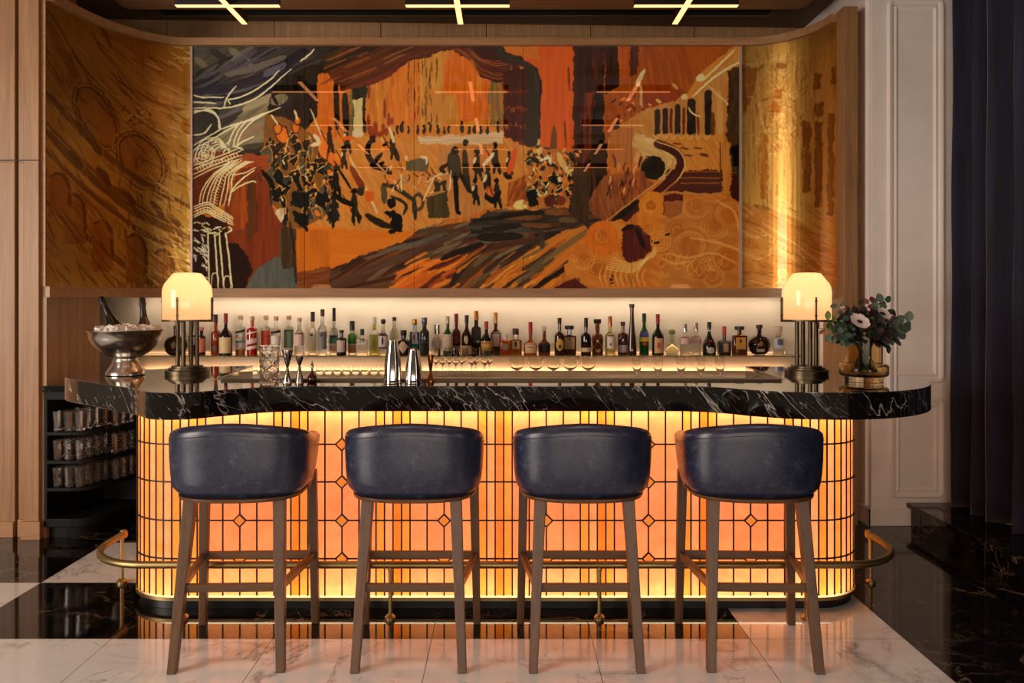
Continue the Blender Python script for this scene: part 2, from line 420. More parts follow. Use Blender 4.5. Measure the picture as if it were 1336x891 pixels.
# curtain: deep vertical folds
rng = random.Random(5)
pts = []
n = 260
for k in range(n+1):
    t = k/n; y = 5.40-t*4.6; x = 3.065+0.10*t
    ph = 2*math.pi*(t*27+0.25*math.sin(t*31)+0.15*math.sin(t*77))
    x += 0.072*math.sin(ph)+0.018*math.sin(2.3*ph+1); y += 0.018*math.cos(ph)
    pts.append((x, y))
nz = 24; vs = []; fs = []
for j in range(nz+1):
    z = 0.158+(CZ-0.165)*j/nz; fl_ = 1.0+0.18*(1-j/nz)
    for k, (x, y) in enumerate(pts):
        vs.append((3.085+(x-3.085)*fl_+0.004*math.sin(k*0.3+j*0.7), y, z))
m_ = n+1
for j in range(nz):
    for k in range(n): fs.append((j*m_+k, j*m_+k+1, (j+1)*m_+k+1, (j+1)*m_+k))
cu = MB().add(vs, fs).build('curtain', M['velvet'], smooth=True, ang=180)
so = cu.modifiers.new('s', 'SOLIDIFY'); so.thickness = 0.006; so.offset = 1
tag(cu, 'floor-length dark navy velvet curtain in deep folds on the raised platform', 'curtain')

# LED strips in the niche
c = MB(); c.box(-2.42, 1.80, 6.155, 6.178, 1.5586, 1.5616); c.box(-2.86, -2.43, 6.155, 6.178, 1.5586, 1.5616); c.box(1.81, 2.2, 6.155, 6.178, 1.5586, 1.5616)
tag(c.build('strip_light', M['led']), 'thin glowing LED strip under the mural rail along the backsplash', 'strip light')
c = MB(); c.box(-2.85, 2.20, NB-0.030, NB-0.004, 0.955, 0.962)
tag(c.build('strip_light', M['led_soft']), 'thin glowing LED strip along the foot of the backsplash behind the glasses', 'strip light')
c = MB(); c.box(-2.85, 2.20, NB-0.014, NB-0.004, 1.122, 1.128)
tag(c.build('strip_light', M['led_dim']), 'thin glowing LED strip behind the bottles at the back of the glass shelf', 'strip light')

# back counter and glass shelf
BC = 0.985
c = MB(); c.box(-2.84, 2.26, 5.68, NB-0.036, BC-0.04, BC)
bc = empty('back_counter', (0, 5.9, 0), label='pale back counter running along the backsplash behind the bar', cat='counter')
o = c.build('worktop', M['backsplash'], None, bevel=0.003); o.parent = bc; o.matrix_parent_inverse = Matrix.Translation((0, -5.9, 0))
o = MB().box(-2.58, 2.26, 5.70, NB-0.045, 0.0, BC-0.041).build('cabinet_body', M['cab']); o.parent = bc; o.matrix_parent_inverse = Matrix.Translation((0, -5.9, 0))
SZ = 1.118; SY = 6.06
o = MB().box(-2.90, 2.22, 5.98, NB-0.001, SZ-0.009, SZ).build('glass_shelf', M['shelf_glass'])
tag(o, 'long clear glass shelf carrying the whole row of liquor bottles', 'shelf')

# ================================================================== CEILING LIGHTS
lx = [X_at(297, 5.05), X_at(597, 5.05), X_at(895, 5.05)]
def cross_light():
    r = empty('ceiling_light')
    h = MB(); h.box(-0.33, 0.33, -0.02, 0.02, 0.004, 0.060); h.box(-0.02, 0.02, -0.33, -0.0201, 0.004, 0.060); h.box(-0.02, 0.02, 0.0201, 0.33, 0.004, 0.060)
    h.build('housing', M['black'], r)
    for x in (-0.2, 0.2): MB().tube([(x, 0, 0.06), (x, 0, 0.33)], 0.003, 6).build('suspension_rod', M['black'], r)
    d = MB(); d.box(-0.328, 0.328, -0.017, 0.017, 0.0, 0.004); d.build('tube', M['tube_light'], r)
    d = MB(); d.box(-0.017, 0.017, -0.328, -0.018, 0.0, 0.004); d.box(-0.017, 0.017, 0.018, 0.328, 0.0, 0.004); d.build('tube', M['tube_light'], r)
    return r
LP = cross_light(); first = True
rown = ['nearest the mural', 'in the second row from the mural', 'in the third row from the mural', 'in the fourth row from the mural']
for j, y in enumerate((5.05, 3.69, 2.33, 0.97)):
    for i, x in enumerate(lx):
        o = LP if first else copy_tree(LP); first = False
        o.location = (x, y, 3.40)
        tag(o, '%s cross-shaped glowing ceiling light with black housing, %s' % (('left', 'middle', 'right')[i], rown[j]), 'ceiling light', 'cross-shaped ceiling lights')
# ================================================================== THE BAR
BCX = -0.053
bar = empty('bar_counter', (BCX, 4.2, 0), label='long bar with thick black marble top and glowing leaded glass front', cat='bar')
def to_bar(o, par=None):
    o.parent = par or bar
    if par is None: o.matrix_parent_inverse = Matrix.Translation((-BCX, -4.2, 0))
    return o
# plan of the slab
def cat(pts, n=6):
    """closed Catmull-Rom"""
    out = []; m = len(pts)
    for i in range(m):
        p0, p1, p2, p3 = (Vector(pts[(i+k-1) % m]) for k in range(4))
        for k in range(n):
            t = k/n; out.append(tuple(0.5*((2*p1)+(-p0+p2)*t+(2*p0-5*p1+4*p2-p3)*t*t+(-p0+3*p1-3*p2+p3)*t**3)))
    return out
def openc(pts, n=6):
    P = [Vector(p) for p in pts]; P = [2*P[0]-P[1]]+P+[2*P[-1]-P[-2]]; out = []
    for i in range(1, len(P)-2):
        p0, p1, p2, p3 = P[i-1:i+3]
        for k in range(n):
            t = k/n; out.append(tuple(0.5*((2*p1)+(-p0+p2)*t+(2*p0-5*p1+4*p2-p3)*t*t+(-p0+3*p1-3*p2+p3)*t**3)))
    out.append(tuple(P[-2])); return out
front = openc([(-2.16, 4.76), (-2.33, 4.56), (-2.40, 4.40), (-2.34, 4.24), (-2.05, 3.99), (-1.74, 3.73), (-1.62, 3.60), (-1.52, 3.565), (-1.42, 3.59), (-1.30, 3.69), (-1.15, 3.80), (-0.98, 3.845)], 5)
front += openc([(0.74, 3.85), (0.90, 3.835), (1.03, 3.775), (1.14, 3.68), (1.27, 3.605)], 5)
front += ell(1.5, 4.25, 0.68, 0.68, -100, 58, 30)
slab_poly = front+[(1.72, 4.98), (1.50, 4.99), (1.46, 4.14), (-1.52, 4.14), (-1.60, 5.04), (-1.85, 4.98)]
SZT, SZB = 1.123, 1.0005
slab = to_bar(MB().prism(slab_poly, SZB, SZT).build('marble_top', M['black_marble'], bevel=0.004, smooth=True, ang=30))
to_bar(MB().box(-1.46, 1.41, 4.075, 4.135, SZT-0.001, SZT+0.010).build('bar_rail', M['bronze'], bevel=0.002))
# drip tray wings beside the opening
# the curved front
R = 0.27; FY = 3.96; HX = 1.607
def bar_path(off=0.0, n=12, tail=0.66):
    """list of (x, y, s) from the left back end round the front to the right back end"""
    r = R-off; pts = [(BCX-HX-r, FY+R+tail), (BCX-HX-r, FY+R)]
    pts += [(BCX-HX+r*math.cos(math.radians(t)), FY+R+r*math.sin(math.radians(t))) for t in [180+90*k/n for k in range(1, n+1)]]
    pts += [(BCX+HX, FY+R-r)]
    pts += [(BCX+HX+r*math.cos(math.radians(t)), FY+R+r*math.sin(math.radians(t))) for t in [270+90*k/n for k in range(1, n+1)]]
    pts += [(BCX+HX+r, FY+R+tail)]
    return pts
def at_s(s, off=0.0):
    """point and outward normal at signed arc length s from the middle of the front"""
    sg = 1 if s >= 0 else -1; a = abs(s); arc = R*math.pi/2; r = R+off
    if a <= HX: return Vector((BCX+s, FY-off)), Vector((0, -1))
    if a <= HX+arc:
        t = (a-HX)/R; nrm = Vector((sg*math.sin(t), -math.cos(t)))
        return Vector((BCX+sg*HX, FY+R))+nrm*r, nrm
    return Vector((BCX+sg*(HX+r), FY+R+(a-HX-arc))), Vector((sg, 0))
U = 0.0423
lines = [0.0]; wide = []
pos = 0.0
half = [2*U]
seq = []
x = 0.0
for _ in range(2): x += U; seq.append((x, 'n'))
for per in range(3):
    for _ in range(4): x += 2*U; seq.append((x, 'w'))
    if per < 2:
        for _ in range(4): x += U; seq.append((x, 'n'))
smax = HX+R*math.pi/2+0.62
while x+U < smax: x += U; seq.append((x, 'n'))
SV = [-a for a, _ in reversed(seq)]+[0.0]+[a for a, _ in seq]
KIND = [k for _, k in reversed(seq)]+[k for _, k in seq]
GB, GT = 0.070, 1.0
HZ = [0.822, 0.635, 0.4435, 0.2537]
# stained glass: one sheet, each pane with its own tint
def glass_front():
    m = NT('amber_stained_glass')
    at = m.n('ShaderNodeAttribute'); at.attribute_name = 'tint'
    v = m.coords(); cl = m.noise(v, 14, 4, 0.6, 0.5)
    rp = m.ramp(cl, [(0.25, (0.78, 0.72, 0.66)), (0.7, (1, 1, 1))])
    mx = m.n('ShaderNodeMix', data_type='RGBA', blend_type='MULTIPLY'); mx.inputs[0].default_value = 1.0
    m.l(at.outputs['Color'], mx.inputs[6]); m.l(rp, mx.inputs[7]); col = mx.outputs[2]
    tr = m.n('ShaderNodeBsdfTranslucent'); m.l(col, tr.inputs['Color'])
    df = m.n('ShaderNodeBsdfGlossy'); df.inputs['Roughness'].default_value = 0.22; df.inputs['Color'].default_value = (1, 1, 1, 1)
    em = m.n('ShaderNodeEmission'); m.l(col, em.inputs['Color']); em.inputs['Strength'].default_value = 0.64
    fr = m.n('ShaderNodeFresnel'); fr.inputs['IOR'].default_value = 1.4
    m1 = m.n('ShaderNodeMixShader'); m.l(fr.outputs[0], m1.inputs[0]); m.l(tr.outputs[0], m1.inputs[1]); m.l(df.outputs[0], m1.inputs[2])
    ad = m.n('ShaderNodeAddShader'); m.l(m1.outputs[0], ad.inputs[0]); m.l(em.outputs[0], ad.inputs[1])
    m.t.nodes.remove(m.b); m.l(ad.outputs[0], m.out.inputs['Surface']); return m.m
M['stained'] = glass_front()
rng = random.Random(3)
PALE = (1.0, 0.39, 0.15); PEACH = (1.0, 0.335, 0.125); AMB = (1.0, 0.33, 0.05); DEEP = (1.0, 0.235, 0.025); ENDA = (1.0, 0.36, 0.06); ENDP = (1.0, 0.44, 0.18)
vs = []; fs = []; tints = []
zl = [GB]+sorted(HZ)+[GT]
for i in range(len(SV)-1):
    s0, s1 = SV[i], SV[i+1]; sub = 3 if (s1-s0) > 1.5*U else 2
    mid = abs((s0+s1)/2)
    for q in range(sub):
        a, b = s0+(s1-s0)*q/sub, s0+(s1-s0)*(q+1)/sub
        pa, _ = at_s(a); pb, _ = at_s(b)
        for j in range(len(zl)-1):
            bse = len(vs); vs += [(pa.x, pa.y, zl[j]), (pb.x, pb.y, zl[j]), (pb.x, pb.y, zl[j+1]), (pa.x, pa.y, zl[j+1])]
            fs.append((bse, bse+1, bse+2, bse+3))
            random.seed(i*37+j*101)
            if KIND[i] == 'w': cc = PALE if (j in (0, 4)) else PEACH
            else: cc = (AMB, PALE, DEEP, AMB)[i % 4] if mid < 1.5 else ((ENDA, ENDP)[i % 2])
            f = random.uniform(0.93, 1.05)
            tints.append(tuple(min(1, x_*f) for x_ in cc))
me = bpy.data.meshes.new('glass_panel'); me.from_pydata(vs, [], fs)
ca = me.color_attributes.new('tint', 'FLOAT_COLOR', 'CORNER')
for p, tcol in zip(me.polygons, tints):
    for li_ in p.loop_indices: ca.data[li_].color = tcol+(1,)
to_bar(link('glass_panel', me, M['stained']))
# lead lines
c = MB(); wd = 0.0076
for s in SV:
    p, nrm = at_s(s, 0.001); t = Vector((-nrm.y, nrm.x))
    q = p+nrm*0.004
    c.add([(*(p-t*wd/2), GB), (*(p+t*wd/2), GB), (*(q+t*wd/2), GB), (*(q-t*wd/2), GB), (*(p-t*wd/2), GT), (*(p+t*wd/2), GT), (*(q+t*wd/2), GT), (*(q-t*wd/2), GT)],
          [(0, 1, 2, 3), (4, 7, 6, 5), (0, 4, 5, 1), (1, 5, 6, 2), (2, 6, 7, 3), (3, 7, 4, 0)])
ss = sorted(set([round(v, 4) for v in SV]+[HX*sg+sg*R*math.radians(t) for sg in (-1, 1) for t in range(0, 91, 8)]))
ring = [tuple(at_s(s, 0.001)[0]) for s in ss]
for z in HZ:
    c.sweep(ring, [(0.0, z-wd/2), (-0.0045, z-wd/2), (-0.0045, z+wd/2), (0.0, z+wd/2)])
to_bar(c.build('lead_lines', M['came']))
# small amber diamonds on the crossings
dm = NT('amber_diamond')
em = dm.n('ShaderNodeEmission'); em.inputs['Color'].default_value = (1.0, 0.25, 0.035, 1); em.inputs['Strength'].default_value = 0.9
dm.t.nodes.remove(dm.b); dm.l(em.outputs[0], dm.out.inputs['Surface'])
DC = [sg*(6*U + k*12*U) for k in range(3) for sg in (-1, 1)]
for s in sorted(DC):
    for z in HZ:
        p, nrm = at_s(s, 0.0065); h = 0.026
        d = MB()
        P4 = [(p.x-h, p.y, z), (p.x, p.y, z-h), (p.x+h, p.y, z), (p.x, p.y, z+h)]
        d.add(P4, [(0, 1, 2, 3)], 0)
        h2 = h+0.0105
        O4 = [(p.x-h2, p.y, z), (p.x, p.y, z-h2), (p.x+h2, p.y, z), (p.x, p.y, z+h2)]
        I4 = P4
        for k in range(4):
            k2 = (k+1) % 4
            a0, a1, b0, b1 = O4[k], O4[k2], I4[k], I4[k2]
            fz = lambda q, dy: (q[0], q[1]+dy, q[2])
            d.add([fz(a0, -0.002), fz(a1, -0.002), fz(b1, -0.002), fz(b0, -0.002), fz(a0, 0.005), fz(a1, 0.005)], [(0, 1, 2, 3), (0, 4, 5, 1)], 1)
        to_bar(d.build('glass_diamond', [dm.m, M['came']]))
tops = [tuple(at_s(-smax+2*smax*k/120, 0.0)[0]) for k in range(121)]
c = MB().sweep(tops, [(0.03, 0.045), (-0.009, 0.045), (-0.009, 0.062), (0.03, 0.062)])
to_bar(c.build('brass_trim', M['brass'], smooth=True))
c = MB().sweep([tuple(at_s(-smax+2*smax*k/120, -0.012)[0]) for k in range(121)], [(0.02, 0.001), (0.0, 0.001), (0.0, 0.045), (0.02, 0.045)])
to_bar(c.build('plinth', M['black'], smooth=True))
# light box behind the glass: white back board, floor and LED lines
bk = [tuple(at_s(-smax+2*smax*k/120, -0.13)[0]) for k in range(121)]
c = MB().sweep(bk, [(0.01, 0.045), (0.0, 0.045), (0.0, 1.0), (0.01, 1.0)])
c.sweep(tops, [(0.125, 0.047), (0.001, 0.047), (0.001, 0.06), (0.125, 0.06)])
c.sweep(tops, [(0.125, 0.992), (0.001, 0.992), (0.001, 0.9995), (0.125, 0.9995)])
to_bar(c.build('light_box', plain('white_board', (240, 236, 228), 0.6), smooth=True))
for z in (0.072, 0.972):
    c = MB().sweep(tops, [(0.050, z), (0.036, z), (0.036, z+0.012), (0.050, z+0.012)])
    to_bar(c.build('led_strip', M['led_bar']))
# brass foot rail
fr = empty('foot_rail', (BCX, 3.84, 0), label='aged brass foot rail curving round the base of the bar', cat='foot rail')
RZ = 0.262
rp = [(-2.035, 4.36), (-2.035, 4.22)]
rp += [(-1.70+0.335*math.cos(math.radians(t)), 4.175+0.335*math.sin(math.radians(t))) for t in range(180, 271, 9)]
full = [(x, y, RZ) for x, y in rp]+[(-x, y, RZ) for x, y in reversed(rp)]
def loc_child(mb, name, mat, par, off, **kw):
    mb.v = [(x-off[0], y-off[1], z-off[2]) for x, y, z in mb.v]; return mb.build(name, mat, par, **kw)
loc_child(MB().tube([(x+BCX, y, z) for x, y, z in full], 0.018, 14), 'rail_tube', M['brass'], fr, (BCX, 3.84, 0), smooth=True, ang=60)
for x in (-2.035, 2.035):
    loc_child(MB().lathe([(0.0, -0.02), (0.017, -0.02), (0.022, -0.008), (0.022, 0.008), (0.017, 0.02), (0.0, 0.02)], 16, (x+BCX, 4.35, RZ)), 'end_knob', M['brass'], fr, (BCX, 3.84, 0), smooth=True)
for x, y in [(-2.035, 4.33), (2.035, 4.33), (-1.502, 3.84), (-0.504, 3.84), (0.504, 3.84), (1.502, 3.84)]:
    p = MB().lathe([(0.026, 0.0), (0.026, 0.012), (0.017, 0.022), (0.010, 0.026), (0.010, RZ-0.03), (0.014, RZ-0.026), (0.014, RZ-0.005)], 16, (x+BCX, y, 0.0))
    loc_child(p, 'rail_post', M['brass'], fr, (BCX, 3.84, 0), smooth=True)

# ================================================================== LEFT GLASS CABINET
cab = empty('glassware_cabinet', (-2.8, 5.3, 0), label='black open-shelved cabinet with rounded corner and marble top left of the bar', cat='cabinet')
OFF = (-2.8, 5.3, 0)
CF = [(-2.985, 5.14), (-2.81, 5.14), (-2.74, 5.16), (-2.685, 5.215), (-2.64, 5.31), (-2.59, 5.45), (-2.50, 5.66)]
def cab_poly(o=0.0):
    return [(-2.985, 5.14+o)]+[(x-o*0.8, y+o*0.5) for x, y in openc(CF[1:], 4)]+[(-2.985, 5.66)]
def cab_x(y):
    P_ = CF[2:]
    for (xa_, ya_), (xb_, yb_) in zip(P_[:-1], P_[1:]):
        if y <= yb_: return xa_+(xb_-xa_)*(y-ya_)/(yb_-ya_)
    return -2.5
loc_child(MB().prism(cab_poly(-0.015), 0.945, 0.985), 'marble_top', M['black_marble'], cab, OFF, bevel=0.003)
loc_child(MB().prism(cab_poly(0.0), 0.895, 0.944), 'top_panel', M['cab'], cab, OFF)
for z in (0.684, 0.500, 0.323): loc_child(MB().prism(cab_poly(0.005), z-0.022, z), 'shelf', M['cab'], cab, OFF, bevel=0.002)
loc_child(MB().prism(cab_poly(0.0), 0.07, 0.125), 'base', M['cab'], cab, OFF, bevel=0.004)
loc_child(MB().prism(cab_poly(0.04), 0.0, 0.069), 'plinth', M['cab'], cab, OFF)
loc_child(MB().box(-2.985, -2.965, 5.145, 5.66, 0.125, 0.895), 'side_panel', M['cab'], cab, OFF)
loc_child(MB().box(-2.985, -2.53, 5.645, 5.66, 0.125, 0.895), 'back_panel', M['cab'], cab, OFF)
loc_child(MB().add([(-2.964, 5.145, 0.125), (-2.85, 5.645, 0.125), (-2.85, 5.645, 0.895), (-2.964, 5.145, 0.895), (-2.974, 5.15, 0.125), (-2.86, 5.65, 0.125), (-2.86, 5.65, 0.895), (-2.974, 5.15, 0.895)], [(0, 1, 2, 3), (5, 4, 7, 6), (0, 3, 7, 4), (1, 5, 6, 2), (2, 6, 7, 3), (0, 4, 5, 1)]), 'side_panel', M['cab'], cab, OFF)
# cut glass tumblers on the three shelves
prof = [(0.022, 0.0), (0.026, 0.004), (0.027, 0.03), (0.029, 0.06), (0.032, 0.095), (0.034, 0.128), (0.0325, 0.128), (0.030, 0.095), (0.027, 0.06), (0.025, 0.02), (0.0, 0.016)]
def tumbler():
    m = MB(); n = 12; m.lathe(prof, n, caps=False)
    m.add([(0.022*math.cos(2*math.pi*k/n), 0.022*math.sin(2*math.pi*k/n), 0) for k in range(n)], [tuple(reversed(range(n)))])
    return m.build('highball_glass', M['cut_tumbler'])
ORD = ['first', 'second', 'third', 'fourth', 'fifth', 'sixth', 'seventh', 'eighth', 'ninth']
tp = None
shn = {0.684: 'top', 0.500: 'middle', 0.323: 'bottom'}
rng = random.Random(9)
for z in (0.684, 0.500, 0.323):
    spots = []
    for r_ in range(6):
        y = 5.187+r_*0.0745; xe = cab_x(y)-0.045; k = 0
        x0_ = -2.924+0.228*(y-5.145)
        while x0_+k*0.071 < xe: spots.append((x0_+k*0.071, y, r_)); k += 1
    for (x, y, r_) in spots:
        nth = sum(1 for q in spots if q[2] == r_ and q[0] < x)
        if tp is None: tp = tumbler(); o = tp
        else: o = tp.copy(); COL.objects.link(o)
        o.location = (x+rng.uniform(-.002, .002), y+rng.uniform(-.003, .003), z+0.0005); o.rotation_euler.z = rng.uniform(0, 1)
        tag(o, 'cut highball glass, %s cabinet shelf, %s from left in %s row' % (shn[z], ORD[nth], ORD[r_]), 'glass', 'highball glasses on the %s cabinet shelf' % shn[z])

# ================================================================== BAR STOOLS
def stool():
    r = empty('bar_stool')
    a = 0.305
    # plan: rounded rear, then straight sides running forward
    raw = []
    for k in range(61):
        t = math.pi*k/60-math.pi/2; st, ct = math.sin(t), math.cos(t); e = 2/2.55
        raw.append((math.copysign(abs(st)**e, st)*a, -0.075-ct**e*0.205))
    side = [(a*(1-0.05*(k/8)**2), -0.075+0.245*k/8) for k in range(1, 9)]
    raw = [(-x, y) for x, y in reversed(side)]+raw+side
    cs_ = [0.0]
    for p, q in zip(raw[:-1], raw[1:]): cs_.append(cs_[-1]+math.hypot(q[0]-p[0], q[1]-p[1]))
    def path_at(u):
        """u in -1..1 along the shell; returns point and outward normal"""
        t = (u+1)/2*cs_[-1]; i = 0
        while i < len(cs_)-2 and cs_[i+1] < t: i += 1
        f_ = (t-cs_[i])/(cs_[i+1]-cs_[i]); p, q = raw[i], raw[i+1]
        i0, i1 = max(0, i-2), min(len(raw)-1, i+3); d = Vector((raw[i1][0]-raw[i0][0], raw[i1][1]-raw[i0][1])).normalized()
        return Vector((p[0]+(q[0]-p[0])*f_, p[1]+(q[1]-p[1])*f_)), Vector((d.y, -d.x))
    def topz(au): return 0.318-0.080*min(1, au/0.78)**1.7-0.02*max(0, (au-0.78)/0.22)**2
    N = 64; rings = []
    for i in range(N+1):
        u = -1+2*i/N; au = abs(u); p, nr = path_at(u)
        zt = topz(au); cut = max(0.0, (au-0.72)/0.28); zb = 0.205*cut**1.7; th = 0.070*(1-0.35*cut); rr_ = 0.034
        def inset(z):
            t = max(0, min(1, z/0.31)); pts_ = [(0, 0.034), (0.05, 0.022), (0.14, 0.012), (0.3, 0.006), (0.5, 0.002), (1.0, 0.0)]
            for (t0, v0), (t1, v1) in zip(pts_[:-1], pts_[1:]):
                if t <= t1: return v0+(v1-v0)*(t-t0)/(t1-t0)
            return 0.0
        pr = [((inset(zb+(zt-rr_-zb)*k/8)) + (0.010 if k == 0 else 0), zb+(zt-rr_-zb)*k/8) for k in range(9)]
        pr += [(th/2*(1-math.cos(math.radians(t_))), zt-rr_+rr_*math.sin(math.radians(t_))) for t_ in (30, 60, 90, 120, 150)]
        pr += [(th if k < 4 else th-0.008, zt-rr_+(zb+0.01-(zt-rr_))*k/4) for k in range(5)]
        rings.append([(p.x-nr.x*d_, p.y-nr.y*d_, z_) for d_, z_ in pr])
    m = len(rings[0]); vs = [p for rg in rings for p in rg]; fs = []
    for i in range(N):
        for k in range(m):
            k2 = (k+1) % m; fs.append((i*m+k, (i+1)*m+k, (i+1)*m+k2, i*m+k2))
    fs.append(tuple(range(m))); fs.append(tuple(reversed([N*m+k for k in range(m)])))
    sh = MB().add([(x, y, z+0.702) for x, y, z in vs], fs).build('backrest', M['leather'], r, smooth=True, bevel=0.012, ang=180)
    sp = []
    for i in range(81):
        u = -0.97+1.94*i/80; p, nr = path_at(u); sp.append((p.x+nr.x*0.0004, p.y+nr.y*0.0004, 0.702+topz(abs(u))-0.046))
    MB().tube(sp, 0.0020, 6).build('seam', M['leather'], sh)
    # seat pad
    MB().lathe([(0.94, 0.704), (0.99, 0.72), (0.99, 0.765), (0.94, 0.792), (0.6, 0.805), (0.0, 0.808)], 44, c=(0, -0.01, 0), sx=a-0.072, sy=0.195, ex=3.2).build('seat', M['leather'], r, smooth=True)
    # wooden seat frame
    MB().lathe([(0.90, 0.684), (0.985, 0.686), (1.0, 0.692), (1.0, 0.7015), (0.90, 0.7015)], 48, c=(0, -0.035, 0), sx=0.270, sy=0.228, ex=2.7).build('seat_frame', M['walnut_x'], r, smooth=True, ang=35)
    for sx in (-1, 1):
        MB().leg((sx*0.188, -0.185, 0.688), (sx*0.222, -0.302, 0.0), 0.050, 0.036).build('leg', M['walnut'], r, bevel=0.003)
        MB().leg((sx*0.250, 0.178, 0.735), (sx*0.265, 0.195, 0.0), 0.044, 0.034).build('leg', M['walnut'], r, bevel=0.003)
        MB().beam((sx*0.252, 0.175, 0.722), (sx*0.258, 0.0, 0.694), 0.03, 0.022).build('arm_bracket', M['walnut'], r, bevel=0.003)
    zf = 0.330; k = 1-zf/0.675
    rx, ry = 0.188+0.034*k, -0.185-0.117*k; k2 = 1-zf/0.735; fx, fy = 0.250+0.015*k2, 0.178+0.017*k2
    MB().beam((-rx, ry, zf), (rx, ry, zf), 0.022, 0.034).build('stretcher', M['walnut_x'], r, bevel=0.002)
    MB().beam((-fx, fy, zf), (fx, fy, zf), 0.022, 0.034).build('stretcher', M['walnut_x'], r, bevel=0.002)
    for sx in (-1, 1): MB().beam((sx*rx, ry, zf), (sx*fx, fy, zf), 0.022, 0.034).build('stretcher', M['walnut'], r, bevel=0.002)
    return r
ST = stool()
for i, (x, rz, lb) in enumerate([(-1.165, 0.035, 'navy leather barrel-back bar stool at the far left end of the bar'),
                                 (-0.402, 0.0, 'navy leather barrel-back bar stool, second from the left, in front of the cocktail shakers'),
                                 (0.335, 0.0, 'navy leather barrel-back bar stool, third from the left, facing the middle of the bar'),
                                 (1.082, -0.035, 'navy leather barrel-back bar stool at the right end, nearest the flower vase')]):
    o = ST if i == 0 else copy_tree(ST)
    o.location = (x, 3.595, 0.0); o.rotation_euler.z = rz
    tag(o, lb, 'bar stool', 'bar stools in front of the bar')
